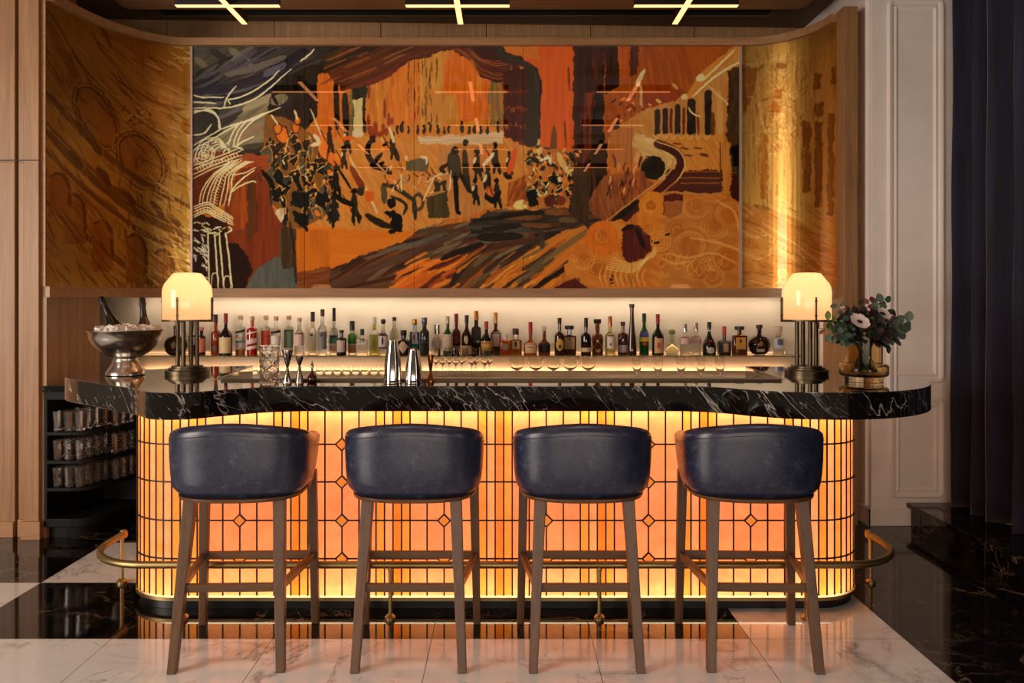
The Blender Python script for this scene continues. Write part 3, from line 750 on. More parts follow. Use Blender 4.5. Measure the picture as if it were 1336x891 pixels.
# ================================================================== THE MURAL (brush engine in numpy)
class Canvas:
    def __init__(s, x0, y0, x1, y1, sc, seed=1):
        s.x0, s.y0, s.x1, s.y1, s.sc = x0, y0, x1, y1, sc
        s.W = int((x1-x0)*sc)+1; s.H = int((y1-y0)*sc)+1
        s.a = np.zeros((s.H, s.W, 3)); s.r = np.random.RandomState(seed); s.rr = random.Random(seed)
        s.lat = s.r.rand(256, 256)
        gx, gy = np.meshgrid(x0+np.arange(s.W)/sc, y0+np.arange(s.H)/sc); s.gx, s.gy = gx, gy
        s.wx = (s.vn(gx/7, gy/7)-0.5)*3.4+(s.vn(gx/2.2+50, gy/2.2)-0.5)*2.2
        s.wy = (s.vn(gx/7+90, gy/7+30)-0.5)*3.4+(s.vn(gx/2.2+10, gy/2.2+77)-0.5)*2.2
    def vn(s, u, v):
        ui = np.floor(u).astype(int); vi = np.floor(v).astype(int); fu = u-ui; fv = v-vi
        fu = fu*fu*(3-2*fu); fv = fv*fv*(3-2*fv); L = s.lat
        a = L[vi & 255, ui & 255]; b = L[vi & 255, (ui+1) & 255]; c = L[(vi+1) & 255, ui & 255]; d = L[(vi+1) & 255, (ui+1) & 255]
        return (a*(1-fu)+b*fu)*(1-fv)+(c*(1-fu)+d*fu)*fv
    def streak(s, sl, ang, ln=26.0, wd=2.2):
        ca, sa = math.cos(math.radians(ang)), math.sin(math.radians(ang)); gx, gy = s.gx[sl], s.gy[sl]
        u = gx*ca+gy*sa; v = -gx*sa+gy*ca
        return 0.6*s.vn(u/ln+31, v/wd)+0.4*s.vn(u/(ln*.5)+7, v/(wd*.45)+200)
    def box(s, xa, ya, xb, yb, pad):
        i0 = max(0, int((ya-pad-s.y0)*s.sc)); i1 = min(s.H, int((yb+pad-s.y0)*s.sc)+2)
        j0 = max(0, int((xa-pad-s.x0)*s.sc)); j1 = min(s.W, int((xb+pad-s.x0)*s.sc)+2)
        return None if i1 <= i0 or j1 <= j0 else (slice(i0, i1), slice(j0, j1))
    def put(s, sl, mask, col, col2=None, st=None):
        c = np.array(col, float)
        if col2 is not None and st is not None:
            k = (0.15+0.6*np.clip((st-0.30)/0.40, 0, 1))[..., None]; c = c*(1-k)+np.array(col2, float)*k
        m = np.clip(mask, 0, 1)[..., None]; s.a[sl] = s.a[sl]*(1-m)+c*m
    def poly(s, pts, col, col2=None, ang=90, alpha=1.0, warp=1.0, ln=26, wd=2.2, dry=0.0):
        xs = [p[0] for p in pts]; ys = [p[1] for p in pts]; sl = s.box(min(xs), min(ys), max(xs), max(ys), 5)
        if sl is None: return
        X = s.gx[sl]+s.wx[sl]*warp; Y = s.gy[sl]+s.wy[sl]*warp; ins = np.zeros(X.shape, bool); n = len(pts)
        for i in range(n):
            xa, ya = pts[i]; xb, yb = pts[(i+1) % n]
            if ya == yb: continue
            ins ^= ((ya > Y) != (yb > Y)) & (X < (xb-xa)*(Y-ya)/(yb-ya)+xa)
        st = s.streak(sl, ang, ln, wd); m = ins*alpha
        if dry: m = m*(st > dry*0.6+0.1)
        s.put(sl, m, col, col2, st)
    def ell(s, cx, cy, rx, ry, col, col2=None, rot=0, alpha=1.0, warp=0.6, ring=None, ang=90):
        rm = max(rx, ry)+2; sl = s.box(cx-rm, cy-rm, cx+rm, cy+rm, 4)
        if sl is None: return
        X = s.gx[sl]+s.wx[sl]*warp-cx; Y = s.gy[sl]+s.wy[sl]*warp-cy; c, n = math.cos(math.radians(rot)), math.sin(math.radians(rot))
        u = (X*c+Y*n)/rx; v = (-X*n+Y*c)/ry; d = np.sqrt(u*u+v*v)
        m = (d < 1)*1.0 if ring is None else np.clip(1.2-np.abs(d-1)*min(rx, ry)/ring, 0, 1)
        s.put(sl, m*alpha, col, col2, s.streak(sl, ang, 12, 2))
    def line(s, pts, w, col, alpha=1.0, col2=None, taper=True, warp=0.3, dry=0.0):
        """a brush stroke along a polyline (smoothed)"""
        if len(pts) > 2: pts = openc([tuple(map(float, p)) for p in pts], 5)
        P = np.array(pts, float); wmx = max(w) if isinstance(w, (tuple, list)) else w
        sl = s.box(P[:, 0].min(), P[:, 1].min(), P[:, 0].max(), P[:, 1].max(), wmx+3)
        if sl is None: return
        X = s.gx[sl]+s.wx[sl]*warp; Y = s.gy[sl]+s.wy[sl]*warp
        best = np.full(X.shape, 1e9); tt = np.zeros(X.shape); sd = np.zeros(X.shape); n = len(P)-1
        for i in range(n):
            ax, ay = P[i]; dx, dy = P[i+1]-P[i]; L2 = dx*dx+dy*dy+1e-9
            t = np.clip(((X-ax)*dx+(Y-ay)*dy)/L2, 0, 1); d = np.hypot(X-ax-t*dx, Y-ay-t*dy)
            k = d < best; best[k] = d[k]; tt[k] = ((i+t)/n)[k]; sd[k] = (((X-ax)*dy-(Y-ay)*dx)/math.sqrt(L2))[k]
        ww = (w[0]+(w[1]-w[0])*tt) if isinstance(w, (tuple, list)) else w
        if taper: ww = ww*(0.45+0.55*np.sqrt(np.clip(4*tt*(1-tt), 0, 1)))
        m = np.clip((ww/2-best)*s.sc+0.6, 0, 1)*alpha
        st = 0.5*s.vn(sd/1.1+60, tt*2.5+3)+0.5*s.vn(sd/0.6+11, tt*5+9)
        if dry: m = m*np.clip((st-dry*0.7)*6+0.4, 0, 1)
        s.put(sl, m, col, col2, st)
    def dabs(s, box, n, cols, ln=(6, 16), wd=(1.5, 4), ang=(0, 180), alpha=1.0, curve=0.25, inside=None, dry=0.2):
        r = s.rr
        for _ in range(n):
            for _k in range(20):
                x = r.uniform(box[0], box[2]); y = r.uniform(box[1], box[3])
                if inside is None or inside(x, y): break
            a = math.radians(r.uniform(*ang)); L = r.uniform(*ln); w = r.uniform(*wd); c = r.choice(cols)
            dx, dy = math.cos(a)*L/2, math.sin(a)*L/2; b = r.uniform(-curve, curve)
            s.line([(x-dx, y-dy), (x-dy*b, y+dx*b), (x+dx, y+dy)], w, c, alpha, tuple(min(255, v*1.25+8) for v in c), dry=dry)
    def sample(s, px, py):
        u = np.clip((px-s.x0)*s.sc, 0, s.W-1.001); v = np.clip((py-s.y0)*s.sc, 0, s.H-1.001)
        ui = u.astype(int); vi = v.astype(int); fu = (u-ui)[..., None]; fv = (v-vi)[..., None]; A = s.a
        return (A[vi, ui]*(1-fu)+A[vi, ui+1]*fu)*(1-fv)+(A[vi+1, ui]*(1-fu)+A[vi+1, ui+1]*fu)*fv

K = Canvas(248, 60, 969, 378, 1.5, 7)
BLK = (20, 17, 16); NAVY = (30, 29, 48); CRM = (250, 222, 186); OCH = (196, 122, 48); ORG = (206, 100, 24); MAR = (78, 24, 18)
# --- ground
K.poly([(240, 50), (980, 50), (980, 390), (240, 390)], (176, 98, 30), (196, 118, 44), 90)
# --- dark sky, upper left
K.poly([(240, 50), (470, 50), (440, 92), (425, 110), (412, 150), (390, 165), (340, 200), (330, 214), (240, 214)], (42, 38, 42), (86, 78, 84), -24, ln=40, wd=3.5)
K.poly([(248, 60), (330, 60), (300, 100), (250, 112)], (58, 54, 48), (92, 86, 76), -30, ln=20, wd=4)
for a, b, c_ in (((300, 64), (328, 84), (124, 112, 100)), ((276, 66), (304, 84), (34, 32, 34)), ((256, 76), (272, 92), (120, 104, 76))): K.line([a, b], 9, c_, 0.8)
for i in range(46):
    x = K.rr.uniform(250, 400); y = K.rr.uniform(66, 150); L = K.rr.uniform(25, 80)
    K.line([(x-L/2, y+L*.24), (x, y+L*0.03), (x+L/2, y-L*.26)], K.rr.uniform(2, 7), K.rr.choice([(28, 26, 46), (24, 22, 36), (96, 86, 94), (110, 98, 104), (30, 26, 26), (64, 58, 66), (84, 76, 92)]), 0.85, dry=0.35)
K.line([(250, 120), (300, 114), (350, 98), (400, 66)], 12, (26, 24, 46), 0.8, (44, 40, 66), dry=0.2)
K.line([(252, 130), (310, 126), (352, 110), (380, 90)], 9, (30, 26, 50), 0.9)
K.line([(296, 98), (340, 86), (372, 74)], 9, (118, 104, 104), 0.8, dry=0.35)
K.line([(345, 98), (372, 84)], 10, (104, 98, 116), 0.8, dry=0.3)
K.line([(256, 104), (284, 84)], 5, (96, 84, 88), 0.8)
# pale smoky swirl
K.poly([(296, 168), (318, 142), (352, 128), (372, 128), (350, 158), (344, 176), (350, 200), (306, 204), (262, 196)], (108, 94, 82), (156, 136, 116), -35, ln=30, wd=5)
K.line([(318, 142), (345, 130), (368, 122)], 10, (164, 144, 124), 0.9, dry=0.2)
K.line([(310, 182), (332, 168), (348, 164)], 14, (150, 116, 100), 0.7, dry=0.3)
K.line([(310, 196), (350, 190)], 12, (58, 52, 40), 0.9, (80, 72, 56))
K.poly([(300, 196), (350, 192), (358, 204), (302, 210)], (42, 38, 40), (70, 60, 56), 0)
# black mass
K.poly([(358, 112), (396, 90), (430, 76), (430, 106), (416, 108), (416, 150), (400, 168), (372, 160), (356, 172), (344, 190), (346, 150)], (22, 19, 20), (52, 42, 34), 90, ln=40, wd=4)
K.line([(352, 132), (372, 126), (378, 134), (364, 142)], 7, (40, 44, 58), 0.9); K.ell(364, 130, 12, 7, (142, 128, 112), (96, 84, 72), -15); K.line([(356, 126), (362, 136)], 4, BLK)
K.line([(378, 128), (402, 118)], 8, (60, 50, 44), 0.5)
# --- orange arch and dark columns
K.poly([(414, 100), (420, 95), (434, 95), (444, 104), (450, 124), (437, 128), (436, 186), (414, 196)], (186, 92, 26), (206, 116, 44), 90)
K.line([(438, 108), (440, 168)], 7, (30, 26, 22)); K.line([(450, 122), (452, 172)], 9, (28, 25, 22), 1, (54, 44, 34))
K.poly([(457, 102), (461, 100), (462, 190), (456, 190)], (132, 116, 84), (84, 72, 50), 90)
K.poly([(461, 128), (473, 128), (474, 182), (460, 182)], (186, 158, 118), (206, 184, 150), 90)
K.poly([(460, 98), (478, 96), (480, 128), (461, 130)], (26, 25, 26), (58, 54, 48), 90)
K.line([(475, 128), (476, 172)], 5, (40, 38, 32)); K.line([(462, 172), (472, 176)], 11, (206, 178, 156), 0.9)
# --- ochre backdrop
K.poly([(478, 112), (530, 82), (600, 60), (640, 60), (660, 100), (660, 190), (478, 190)], (184, 106, 32), (206, 136, 60), 90, ln=50, wd=3)
K.poly([(508, 88), (545, 76), (550, 160), (506, 166)], (196, 100, 24), (206, 128, 46), 90, ln=40)
K.poly([(548, 76), (576, 68), (580, 170), (548, 168)], (186, 122, 52), (204, 146, 80), 90, ln=50)
K.poly([(578, 84), (594, 66), (612, 74), (640, 104), (640, 150), (606, 160), (580, 124)], (196, 92, 16), (214, 122, 34), 90, ln=40)
K.poly([(566, 122), (596, 124), (596, 160), (566, 160)], (184, 122, 50), (192, 130, 58), 90)
K.poly([(638, 106), (657, 106), (657, 170), (638, 164)], (112, 88, 62), (158, 116, 70), 90, ln=40)
for x in (541, 546, 551, 555, 561, 563, 556, 570, 533):
    for _ in range(5):
        y = K.rr.uniform(74, 150); K.line([(x, y), (x+K.rr.uniform(-1, 1), y+K.rr.uniform(5, 16))], K.rr.uniform(0.8, 1.8), (84, 50, 20), 0.7, dry=0.3)
for _ in range(70):
    x = K.rr.uniform(484, 655); y = K.rr.uniform(88, 150); K.line([(x, y), (x, y+K.rr.uniform(10, 36))], K.rr.uniform(1, 3.5), K.rr.choice([(204, 130, 52), (176, 84, 16), (212, 150, 76), (168, 96, 34)]), 0.5, dry=0.35)
for x, y, h in ((481, 150, 40), (484, 165, 24), (490, 160, 30), (500, 162, 22), (481, 110, 30), (502, 130, 40), (507, 148, 26), (511, 154, 14), (496, 172, 12), (486, 172, 16), (504, 168, 14)):
    K.line([(x, y), (x, y+h*0.6)], K.rr.uniform(3, 8), (128, 36, 22), 0.85, (150, 60, 28), dry=0.2)
# --- brown sweep at the top
K.poly([(438, 58), (606, 58), (588, 64), (560, 74), (534, 80), (520, 90), (504, 102), (480, 112), (446, 118), (428, 96)], (72, 36, 20), (118, 58, 28), -22, ln=40, wd=3)
K.poly([(430, 58), (500, 58), (470, 74), (440, 88), (424, 98), (418, 84)], (28, 24, 22), (84, 64, 44), -30, ln=26, wd=2.5)
for i in range(34):
    x = K.rr.uniform(430, 570); y = K.rr.uniform(62, 108)
    if y > 116-(x-430)*0.30: continue
    L = K.rr.uniform(16, 50); K.line([(x-L/2, y+L*.2), (x+L/2, y-L*.22)], K.rr.uniform(1.2, 4), K.rr.choice([(104, 46, 22), (140, 74, 36), (52, 24, 16), (88, 30, 18), (150, 96, 54)]), 0.8, dry=0.3)
K.line([(480, 108), (504, 98), (520, 86)], 8, (96, 26, 20), 0.9, (130, 60, 40), dry=0.2)
# --- maroon swag and curtain
K.poly([(584, 58), (652, 58), (664, 72), (676, 80), (680, 100), (668, 108), (646, 108), (628, 100), (616, 80), (600, 72)], (58, 20, 14), (92, 36, 24), 30, ln=20, wd=2)
for k in range(9):
    o = k*3.2; K.line([(590+o*.9, 62), (606+o*.8, 72+k*0.5), (622+o*.7, 92-o*.5), (648, 103-o*.9), (664, 98-o*.8), (668, 88-o*.3)], 1.3, K.rr.choice([(172, 96, 46), (140, 78, 50), (116, 66, 48)]), 0.85, dry=0.2)
K.poly([(656, 94), (690, 88), (690, 188), (676, 190), (658, 188)], (60, 20, 14), (92, 28, 18), 90, ln=30, wd=2)
for y in (119, 141, 163, 186):
    for x in range(658, 690, 3): K.line([(x, y+K.rr.uniform(-4, 2)), (x, y+K.rr.uniform(0, 6))], 2, K.rr.choice([(168, 80, 26), (140, 58, 26), (188, 116, 66)]), 0.75, dry=0.3)
# --- dark pillar with hooked top
K.line([(650, 60), (660, 74), (680, 78), (696, 90), (700, 120), (699, 150), (696, 202)], 15, (40, 34, 28), 1, (72, 62, 50), taper=False, dry=0)
K.line([(660, 70), (690, 80), (704, 100), (705, 140), (703, 190)], 2.5, (18, 15, 13)); K.poly([(688, 90), (696, 90), (694, 200), (686, 200)], (56, 48, 38), (44, 36, 30), 90)
# --- bright orange column, maroon column
K.poly([(654, 58), (750, 58), (748, 198), (704, 200), (707, 110), (700, 88), (680, 74), (662, 70)], (196, 82, 8), (208, 100, 20), 90, ln=60, wd=5)
K.poly([(655, 58), (700, 58), (706, 80), (680, 72), (660, 68)], (184, 98, 28), (200, 118, 44), 30)
K.line([(723, 165), (722, 200)], (4, 12), (92, 66, 50), 0.8, dry=0.2); K.line([(742, 88), (743, 118)], 3, (120, 44, 12), 0.9, dry=0.4); K.line([(737, 158), (738, 192)], 2, (80, 36, 18), 0.8, dry=0.4)
K.poly([(748, 58), (792, 58), (792, 262), (764, 300), (744, 276), (748, 200)], (44, 18, 12), (84, 34, 16), 90, ln=50, wd=3)
K.poly([(762, 122), (776, 118), (770, 198), (760, 216)], (134, 54, 14), (84, 34, 14), 90); K.poly([(775, 124), (792, 100), (792, 262), (772, 250)], (26, 18, 14), (44, 28, 18), 90)
for _ in range(30):
    x = K.rr.uniform(750, 790); y = K.rr.uniform(66, 230); K.line([(x, y), (x, y+K.rr.uniform(14, 50))], K.rr.uniform(1.5, 4), K.rr.choice([(30, 14, 12), (110, 46, 16), (66, 24, 16)]), 0.6, dry=0.3)
# --- brown-orange upper right
K.poly([(788, 58), (970, 58), (930, 82), (912, 104), (900, 120), (870, 134), (838, 144), (838, 180), (788, 186)], (146, 70, 14), (178, 92, 22), 80, ln=34, wd=4)
K.poly([(788, 58), (806, 58), (808, 112), (790, 124)], (48, 20, 12), (70, 32, 16), 90); K.poly([(822, 58), (834, 58), (832, 96), (822, 100)], (72, 32, 14), (110, 54, 20), 90)
K.poly([(806, 60), (822, 60), (822, 98), (808, 106)], (190, 92, 22), (160, 74, 18), 90); K.poly([(838, 110), (880, 112), (900, 122), (870, 134), (838, 144)], (136, 52, 14), (160, 70, 20), 60)
K.line([(841, 91), (832, 108), (834, 112)], 6, (206, 178, 144)); K.line([(836, 112), (837, 140)], 4, (190, 150, 108)); K.line([(878, 110), (884, 116)], 4, (196, 140, 80)); K.line([(856, 130), (862, 134)], 5, (204, 152, 92)); K.line([(846, 136), (850, 138)], 3, (204, 152, 92))
K.dabs((800, 122, 838, 170), 26, [(110, 42, 18), (190, 112, 64), (150, 70, 30), (64, 30, 20)], (3, 8), (2, 4))
# --- beige opera-house boxes
K.poly([(826, 152), (838, 144), (872, 134), (900, 120), (916, 98), (936, 78), (958, 60), (968, 60), (968, 84), (950, 96), (946, 180), (934, 214), (836, 214), (792, 186), (800, 168)], (178, 118, 62), (196, 138, 82), 80, ln=22, wd=4)
K.line([(898, 128), (922, 96), (960, 66)], 12, (186, 112, 40), 1, (206, 140, 70)); K.line([(918, 104), (958, 66)], 3, (214, 184, 146)); K.line([(904, 126), (930, 102), (966, 80)], 3, (216, 188, 150)); K.ell(914, 101, 6, 5, (216, 188, 152), None); K.ell(893, 126, 4, 4, (210, 176, 132), None)
for x, y0_, y1_, w_ in ((857.5, 146, 174, 7), (868, 144, 173, 7), (884, 139, 174, 7), (902, 134, 174, 11), (924, 122, 177, 9)):
    K.line([(x, y0_), (x, y1_)], w_, (34, 26, 22), 1, (60, 40, 28), taper=False)
K.line([(875.5, 143), (875.5, 174)], 3.5, (110, 32, 24), taper=False); K.line([(892, 142), (892, 174)], 3.5, (116, 34, 26), taper=False); K.line([(910, 148), (911, 174)], 3, (120, 50, 34)); K.line([(930, 148), (930, 176)], 6, (112, 66, 34))
K.line([(938, 120), (940, 180)], 8, (200, 146, 92), 0.9); K.line([(898, 140), (904, 148), (914, 152)], 2, (220, 190, 150)); K.line([(924, 112), (934, 122), (944, 130), (952, 138), (958, 132)], 2, (208, 176, 130))
K.poly([(950, 94), (968, 84), (968, 262), (948, 200)], (60, 40, 24), (96, 66, 38), 90, ln=14); K.poly([(954, 190), (966, 186), (966, 218), (956, 218)], (24, 20, 18), None, 90)
K.poly([(800, 162), (808, 150), (810, 186), (798, 200)], (42, 32, 28), (70, 46, 34), 90); K.poly([(794, 170), (826, 166), (826, 214), (798, 214)], (164, 96, 46), (184, 116, 62), 90)
# balcony
K.poly([(828, 174), (860, 184), (880, 192), (890, 206), (884, 226), (862, 236), (836, 200), (826, 190)], (186, 138, 88), (208, 170, 122), 30, ln=16)
K.line([(842, 182), (862, 190), (874, 202), (872, 216)], 8, (194, 148, 96), 1, (222, 192, 148)); K.ell(852, 219, 16, 15, (28, 22, 18), (50, 36, 24)); K.line([(843, 204), (860, 206)], 2, BLK)
K.poly([(846, 176), (944, 176), (946, 226), (888, 226), (892, 208), (880, 192)], (188, 116, 44), (206, 142, 70), 60, ln=18)
for x, y in ((894, 193), (911, 193), (899, 202), (918, 201), (884, 187), (920, 203)): K.line([(x-6, y), (x+5, y+1)], 2, (100, 46, 22), 0.9)
for x in range(852, 926, 11): K.line([(x, 174), (x+4, 181), (x+9, 175)], 3, (200, 156, 100), 0.8)
K.poly([(870, 222), (942, 222), (942, 252), (866, 250)], (74, 30, 18), (96, 42, 22), 0, ln=60, wd=3)
for y in (224, 232, 239): K.line([(888, y), (940, y)], 1.6, (168, 96, 48), 0.8, taper=False)
K.line([(870, 251), (940, 254)], 2, (190, 130, 70))
K.poly([(941, 186), (952, 186), (954, 254), (942, 254)], (178, 108, 44), (196, 132, 62), 90); K.line([(939.5, 186), (940, 250)], 1.5, (90, 50, 24)); K.poly([(953, 226), (966, 230), (966, 264), (953, 256)], (76, 32, 22), None, 90)
# maroon handrail swinging down to the left
K.poly([(788, 230), (836, 222), (852, 240), (800, 290), (770, 300), (764, 268)], (120, 60, 30), (168, 100, 56), 80, ln=20)
K.dabs((792, 206, 836, 262), 34, [(150, 70, 30), (100, 48, 28), (184, 126, 84), (60, 34, 24)], (8, 22), (1.5, 4), (70, 110))
K.line([(858, 188), (878, 196), (888, 208), (884, 226), (866, 244), (820, 280), (775, 312)], 11, (66, 20, 18), 1, (92, 34, 24), taper=False)
K.line([(854, 184), (882, 194), (893, 210), (888, 230), (862, 254)], 1.8, (212, 170, 116)); K.line([(872, 202), (878, 212), (872, 226), (838, 252), (786, 292)], 1.8, (196, 142, 86)); K.line([(884, 236), (850, 262), (806, 300)], 2, (180, 104, 44))
K.line([(832, 262), (800, 290), (776, 316)], 8, (34, 20, 16), 1)
K.line([(768, 318), (740, 342), (684, 378)], (12, 18), (30, 14, 13), 1, (60, 24, 18), taper=False, dry=0.0); K.line([(762, 318), (700, 362), (682, 376)], 2, (18, 10, 10)); K.line([(760, 330), (712, 362)], 1.5, (170, 90, 30)); K.line([(756, 340), (720, 366)], 1.2, (120, 60, 24))
# --- stage floor: broad diagonal strokes
K.poly([(428, 378), (428, 352), (470, 330), (530, 312), (545, 300), (612, 288), (660, 268), (764, 272), (796, 296), (760, 318), (684, 378)], (84, 54, 38), (120, 80, 50), -26, ln=50, wd=5)
D = lambda n, bx, cols_, ln_, wd_, al=0.8, an=(-34, -18): K.dabs(bx, n, cols_, ln_, wd_, an, al, 0.08)
D(60, (440, 312, 600, 350), [(98, 80, 72), (66, 34, 26), (84, 62, 56), (110, 60, 34), (50, 26, 22)], (30, 80), (3, 7))
D(40, (540, 285, 690, 330), [(88, 82, 80), (64, 54, 54), (40, 30, 30), (74, 36, 28), (112, 92, 76)], (30, 80), (3, 8), 0.8, (-26, -6))
K.poly([(505, 378), (540, 352), (590, 330), (612, 336), (592, 360), (570, 378)], (190, 92, 18), (206, 112, 30), -28, ln=30, wd=4)
K.line([(430, 374), (480, 352), (540, 330), (600, 304)], 10, (76, 42, 32), 0.9, (110, 84, 76), dry=0.2); K.line([(450, 376), (520, 360), (560, 340)], 5, (70, 34, 26), 0.8)
D(34, (520, 335, 610, 376), [(196, 96, 20), (150, 66, 22), (206, 112, 34), (74, 30, 22)], (20, 50), (3, 6))
K.line([(576, 338), (600, 328), (630, 318)], 8, (28, 22, 22), 0.9); K.line([(588, 372), (606, 346), (620, 336)], 9, (44, 40, 38), 0.9)
K.poly([(612, 290), (636, 276), (700, 278), (770, 276), (790, 292), (740, 302), (690, 300), (640, 304), (612, 306)], (40, 32, 30), (80, 66, 60), -3, ln=40, wd=4)
D(24, (620, 276, 770, 312), [(26, 20, 20), (70, 58, 58), (60, 34, 24), (96, 74, 60), (110, 64, 32)], (26, 70), (4, 9), 0.8, (-8, 8))
K.line([(624, 310), (680, 308)], 11, (24, 19, 19), 0.9, (50, 36, 30))
K.poly([(654, 350), (700, 320), (740, 300), (790, 292), (760, 316), (684, 378), (640, 378)], (176, 104, 34), (200, 124, 46), -33, ln=50, wd=4)
D(40, (610, 325, 730, 376), [(186, 108, 34), (96, 78, 64), (150, 78, 24), (70, 52, 44), (204, 130, 50), (52, 34, 28)], (20, 60), (3, 7), 0.8, (-42, -28))
K.line([(690, 352), (730, 326), (768, 300)], 8, (110, 92, 78), 0.7, dry=0.3); K.line([(700, 366), (750, 326), (792, 292)], 9, (200, 108, 28), 0.9, (214, 128, 44))
K.line([(706, 300), (707, 322)], 10, (66, 56, 56), 0.8)
# --- orange stage apron
K.poly([(383, 270), (450, 262), (545, 262), (548, 300), (520, 318), (470, 334), (432, 350), (384, 360)], (198, 106, 22), (206, 124, 40), 0, ln=60, wd=7)
K.poly([(385, 300), (430, 300), (430, 352), (386, 360)], (198, 110, 24), (176, 92, 20), 90, ln=50, wd=6)
K.poly([(386, 356), (430, 348), (430, 378), (384, 378)], (112, 56, 28), (150, 88, 50), -8, ln=30, wd=3)
# --- orchestra ground
K.poly([(344, 168), (420, 182), (480, 178), (545, 182), (602, 186), (656, 178), (700, 196), (752, 204), (752, 268), (690, 274), (640, 272), (596, 284), (540, 300), (470, 300), (384, 292), (360, 250)], (186, 116, 48), (204, 138, 76), 60, ln=14, wd=3)
K.poly([(545, 178), (600, 176), (657, 172), (657, 188), (600, 188), (548, 188)], (186, 150, 126), (212, 182, 158), 0); K.poly([(572, 190), (640, 190), (640, 270), (610, 284), (572, 282)], (176, 112, 60), (192, 132, 84), 90)
for x in (519, 525, 533, 545, 553, 561, 571, 580, 586, 603, 612, 619, 627, 636, 650):
    h = K.rr.uniform(9, 16); K.line([(x, 178-h*0.35), (x+K.rr.uniform(-1.5, 1.5), 178-h)], K.rr.uniform(3, 5.5), (24, 22, 18), 0.95, (60, 44, 26)); K.ell(x, 177-h-1, 1.6, 2, (24, 20, 16))
# --- left crowd of players
K.poly([(344, 150), (372, 152), (410, 176), (436, 196), (440, 270), (420, 284), (392, 300), (376, 296), (352, 262), (344, 222)], (150, 90, 36), (112, 82, 54), 60, ln=10, wd=3)
def mass(n, bx, seed, cols_, ln_=(3, 12), wd_=(1.3, 4.2), an=(40, 140)):
    K.rr.seed(seed); K.dabs(bx, int(n*1.9), cols_, ln_, wd_, an, 0.95, 0.5)
GRP = [BLK, BLK, (30, 26, 22), (58, 54, 46), (80, 74, 62), (206, 128, 50), (220, 150, 80), (190, 96, 30), (66, 56, 44)]
def crowd(bx, n, seed, big=1.0):
    """packed seated players: dark jackets outlined in ochre, heads, bows, scores"""
    K.rr.seed(seed); r = K.rr
    for q in range(n):
        x = r.uniform(bx[0], bx[2]); y = bx[1]+(bx[3]-bx[1])*((q+r.random())/n); w_ = r.uniform(4, 8)*big; h = r.uniform(6, 12)*big; a = r.uniform(-0.5, 0.5)
        ca, sa = math.cos(a), math.sin(a); c_ = r.choice([BLK, BLK, (30, 26, 23), (58, 54, 48), (80, 74, 62)])
        qd = [(-w_, -h*.5), (w_*.4, -h), (w_, -h*.2), (w_*.8, h), (-w_*.6, h*.9)]; qd = [(x+u*ca-v*sa, y+u*sa+v*ca) for u, v in qd]
        K.poly(qd, c_, tuple(v+22 for v in c_), 70, warp=0.8, ln=8, wd=1.5)
        if r.random() < .8: K.line([qd[0], qd[1], qd[2]], 1.3, r.choice([(214, 140, 62), (196, 118, 48), (226, 170, 104)]), 0.9)
        if r.random() < .6: K.line([qd[2], qd[3]], 1.2, (206, 128, 52), 0.9)
        hx, hy = qd[1][0]-1, qd[1][1]-2.4*big
        K.ell(hx, hy, 2.1*big, 2.7*big, r.choice([BLK, (40, 30, 24), (206, 146, 90)]))
        k = r.random()
        if k < .35: K.line([(x-w_*1.2, y+h*.3), (x+w_*1.1, y-h*.7)], 1.1, r.choice([(232, 196, 150), (110, 56, 26)]), .9)
        elif k < .55: K.ell(x+w_*.2, y+h*.2, 2.6*big, 4.2*big, (204, 100, 26), (222, 130, 50), r.uniform(-50, 50))
        elif k < .68: K.line([(x-2, y-h*.6), (x, y)], 2.4, (226, 198, 170), .9)
        elif k < .8: K.line([(x, y+h*.6), (x+r.uniform(-3, 3), y+h*1.5)], 2, BLK)
crowd((346, 190, 436, 288), 62, 4); crowd((350, 172, 420, 214), 14, 8, 0.8)
K.rr.seed(2)
for cx, cy, rx, ry, ro in ((368, 176, 8, 12, -25), (362, 168, 6, 7, 0), (386, 166, 4.5, 8, 0), (388, 158, 3.5, 5, 0), (424, 196, 8, 15, -25), (436, 208, 8, 12, -35)):
    K.ell(cx, cy, rx, ry, (204, 98, 22), (224, 134, 50), ro); K.ell(cx, cy, rx, ry, (90, 40, 18), None, ro, ring=0.9)
K.line([(354, 150), (362, 162)], 2.4, (220, 190, 160)); K.line([(384, 144), (388, 156)], 3, (220, 184, 144)); K.line([(405, 142), (414, 164), (420, 178)], 2.2, (206, 176, 146)); K.line([(376, 180), (372, 200)], 2, (214, 160, 90))
K.line([(410, 176), (416, 186), (406, 190)], 6, (216, 184, 160)); K.line([(354, 276), (362, 290), (366, 280)], 8, (222, 196, 176)); K.ell(364, 281, 7, 10, (216, 190, 172), (180, 140, 116), 20)
K.line([(338, 200), (336, 212), (344, 220)], 6, BLK); K.line([(342, 222), (352, 236), (356, 246)], 7, BLK, dry=0.2); K.ell(342, 210, 5, 5, (36, 28, 22))
K.poly([(380, 250), (404, 252), (402, 272), (380, 268)], (22, 18, 18), (46, 40, 36), 60); K.poly([(382, 274), (404, 280), (400, 302), (386, 290)], (20, 17, 17), (40, 34, 30), 60); K.poly([(414, 250), (428, 256), (424, 276), (412, 264)], (26, 22, 22), None, 60)
K.line([(360, 236), (378, 246)], 3.5, BLK); K.line([(348, 240), (352, 270)], 9, (72, 66, 56), 0.9, (40, 36, 32))
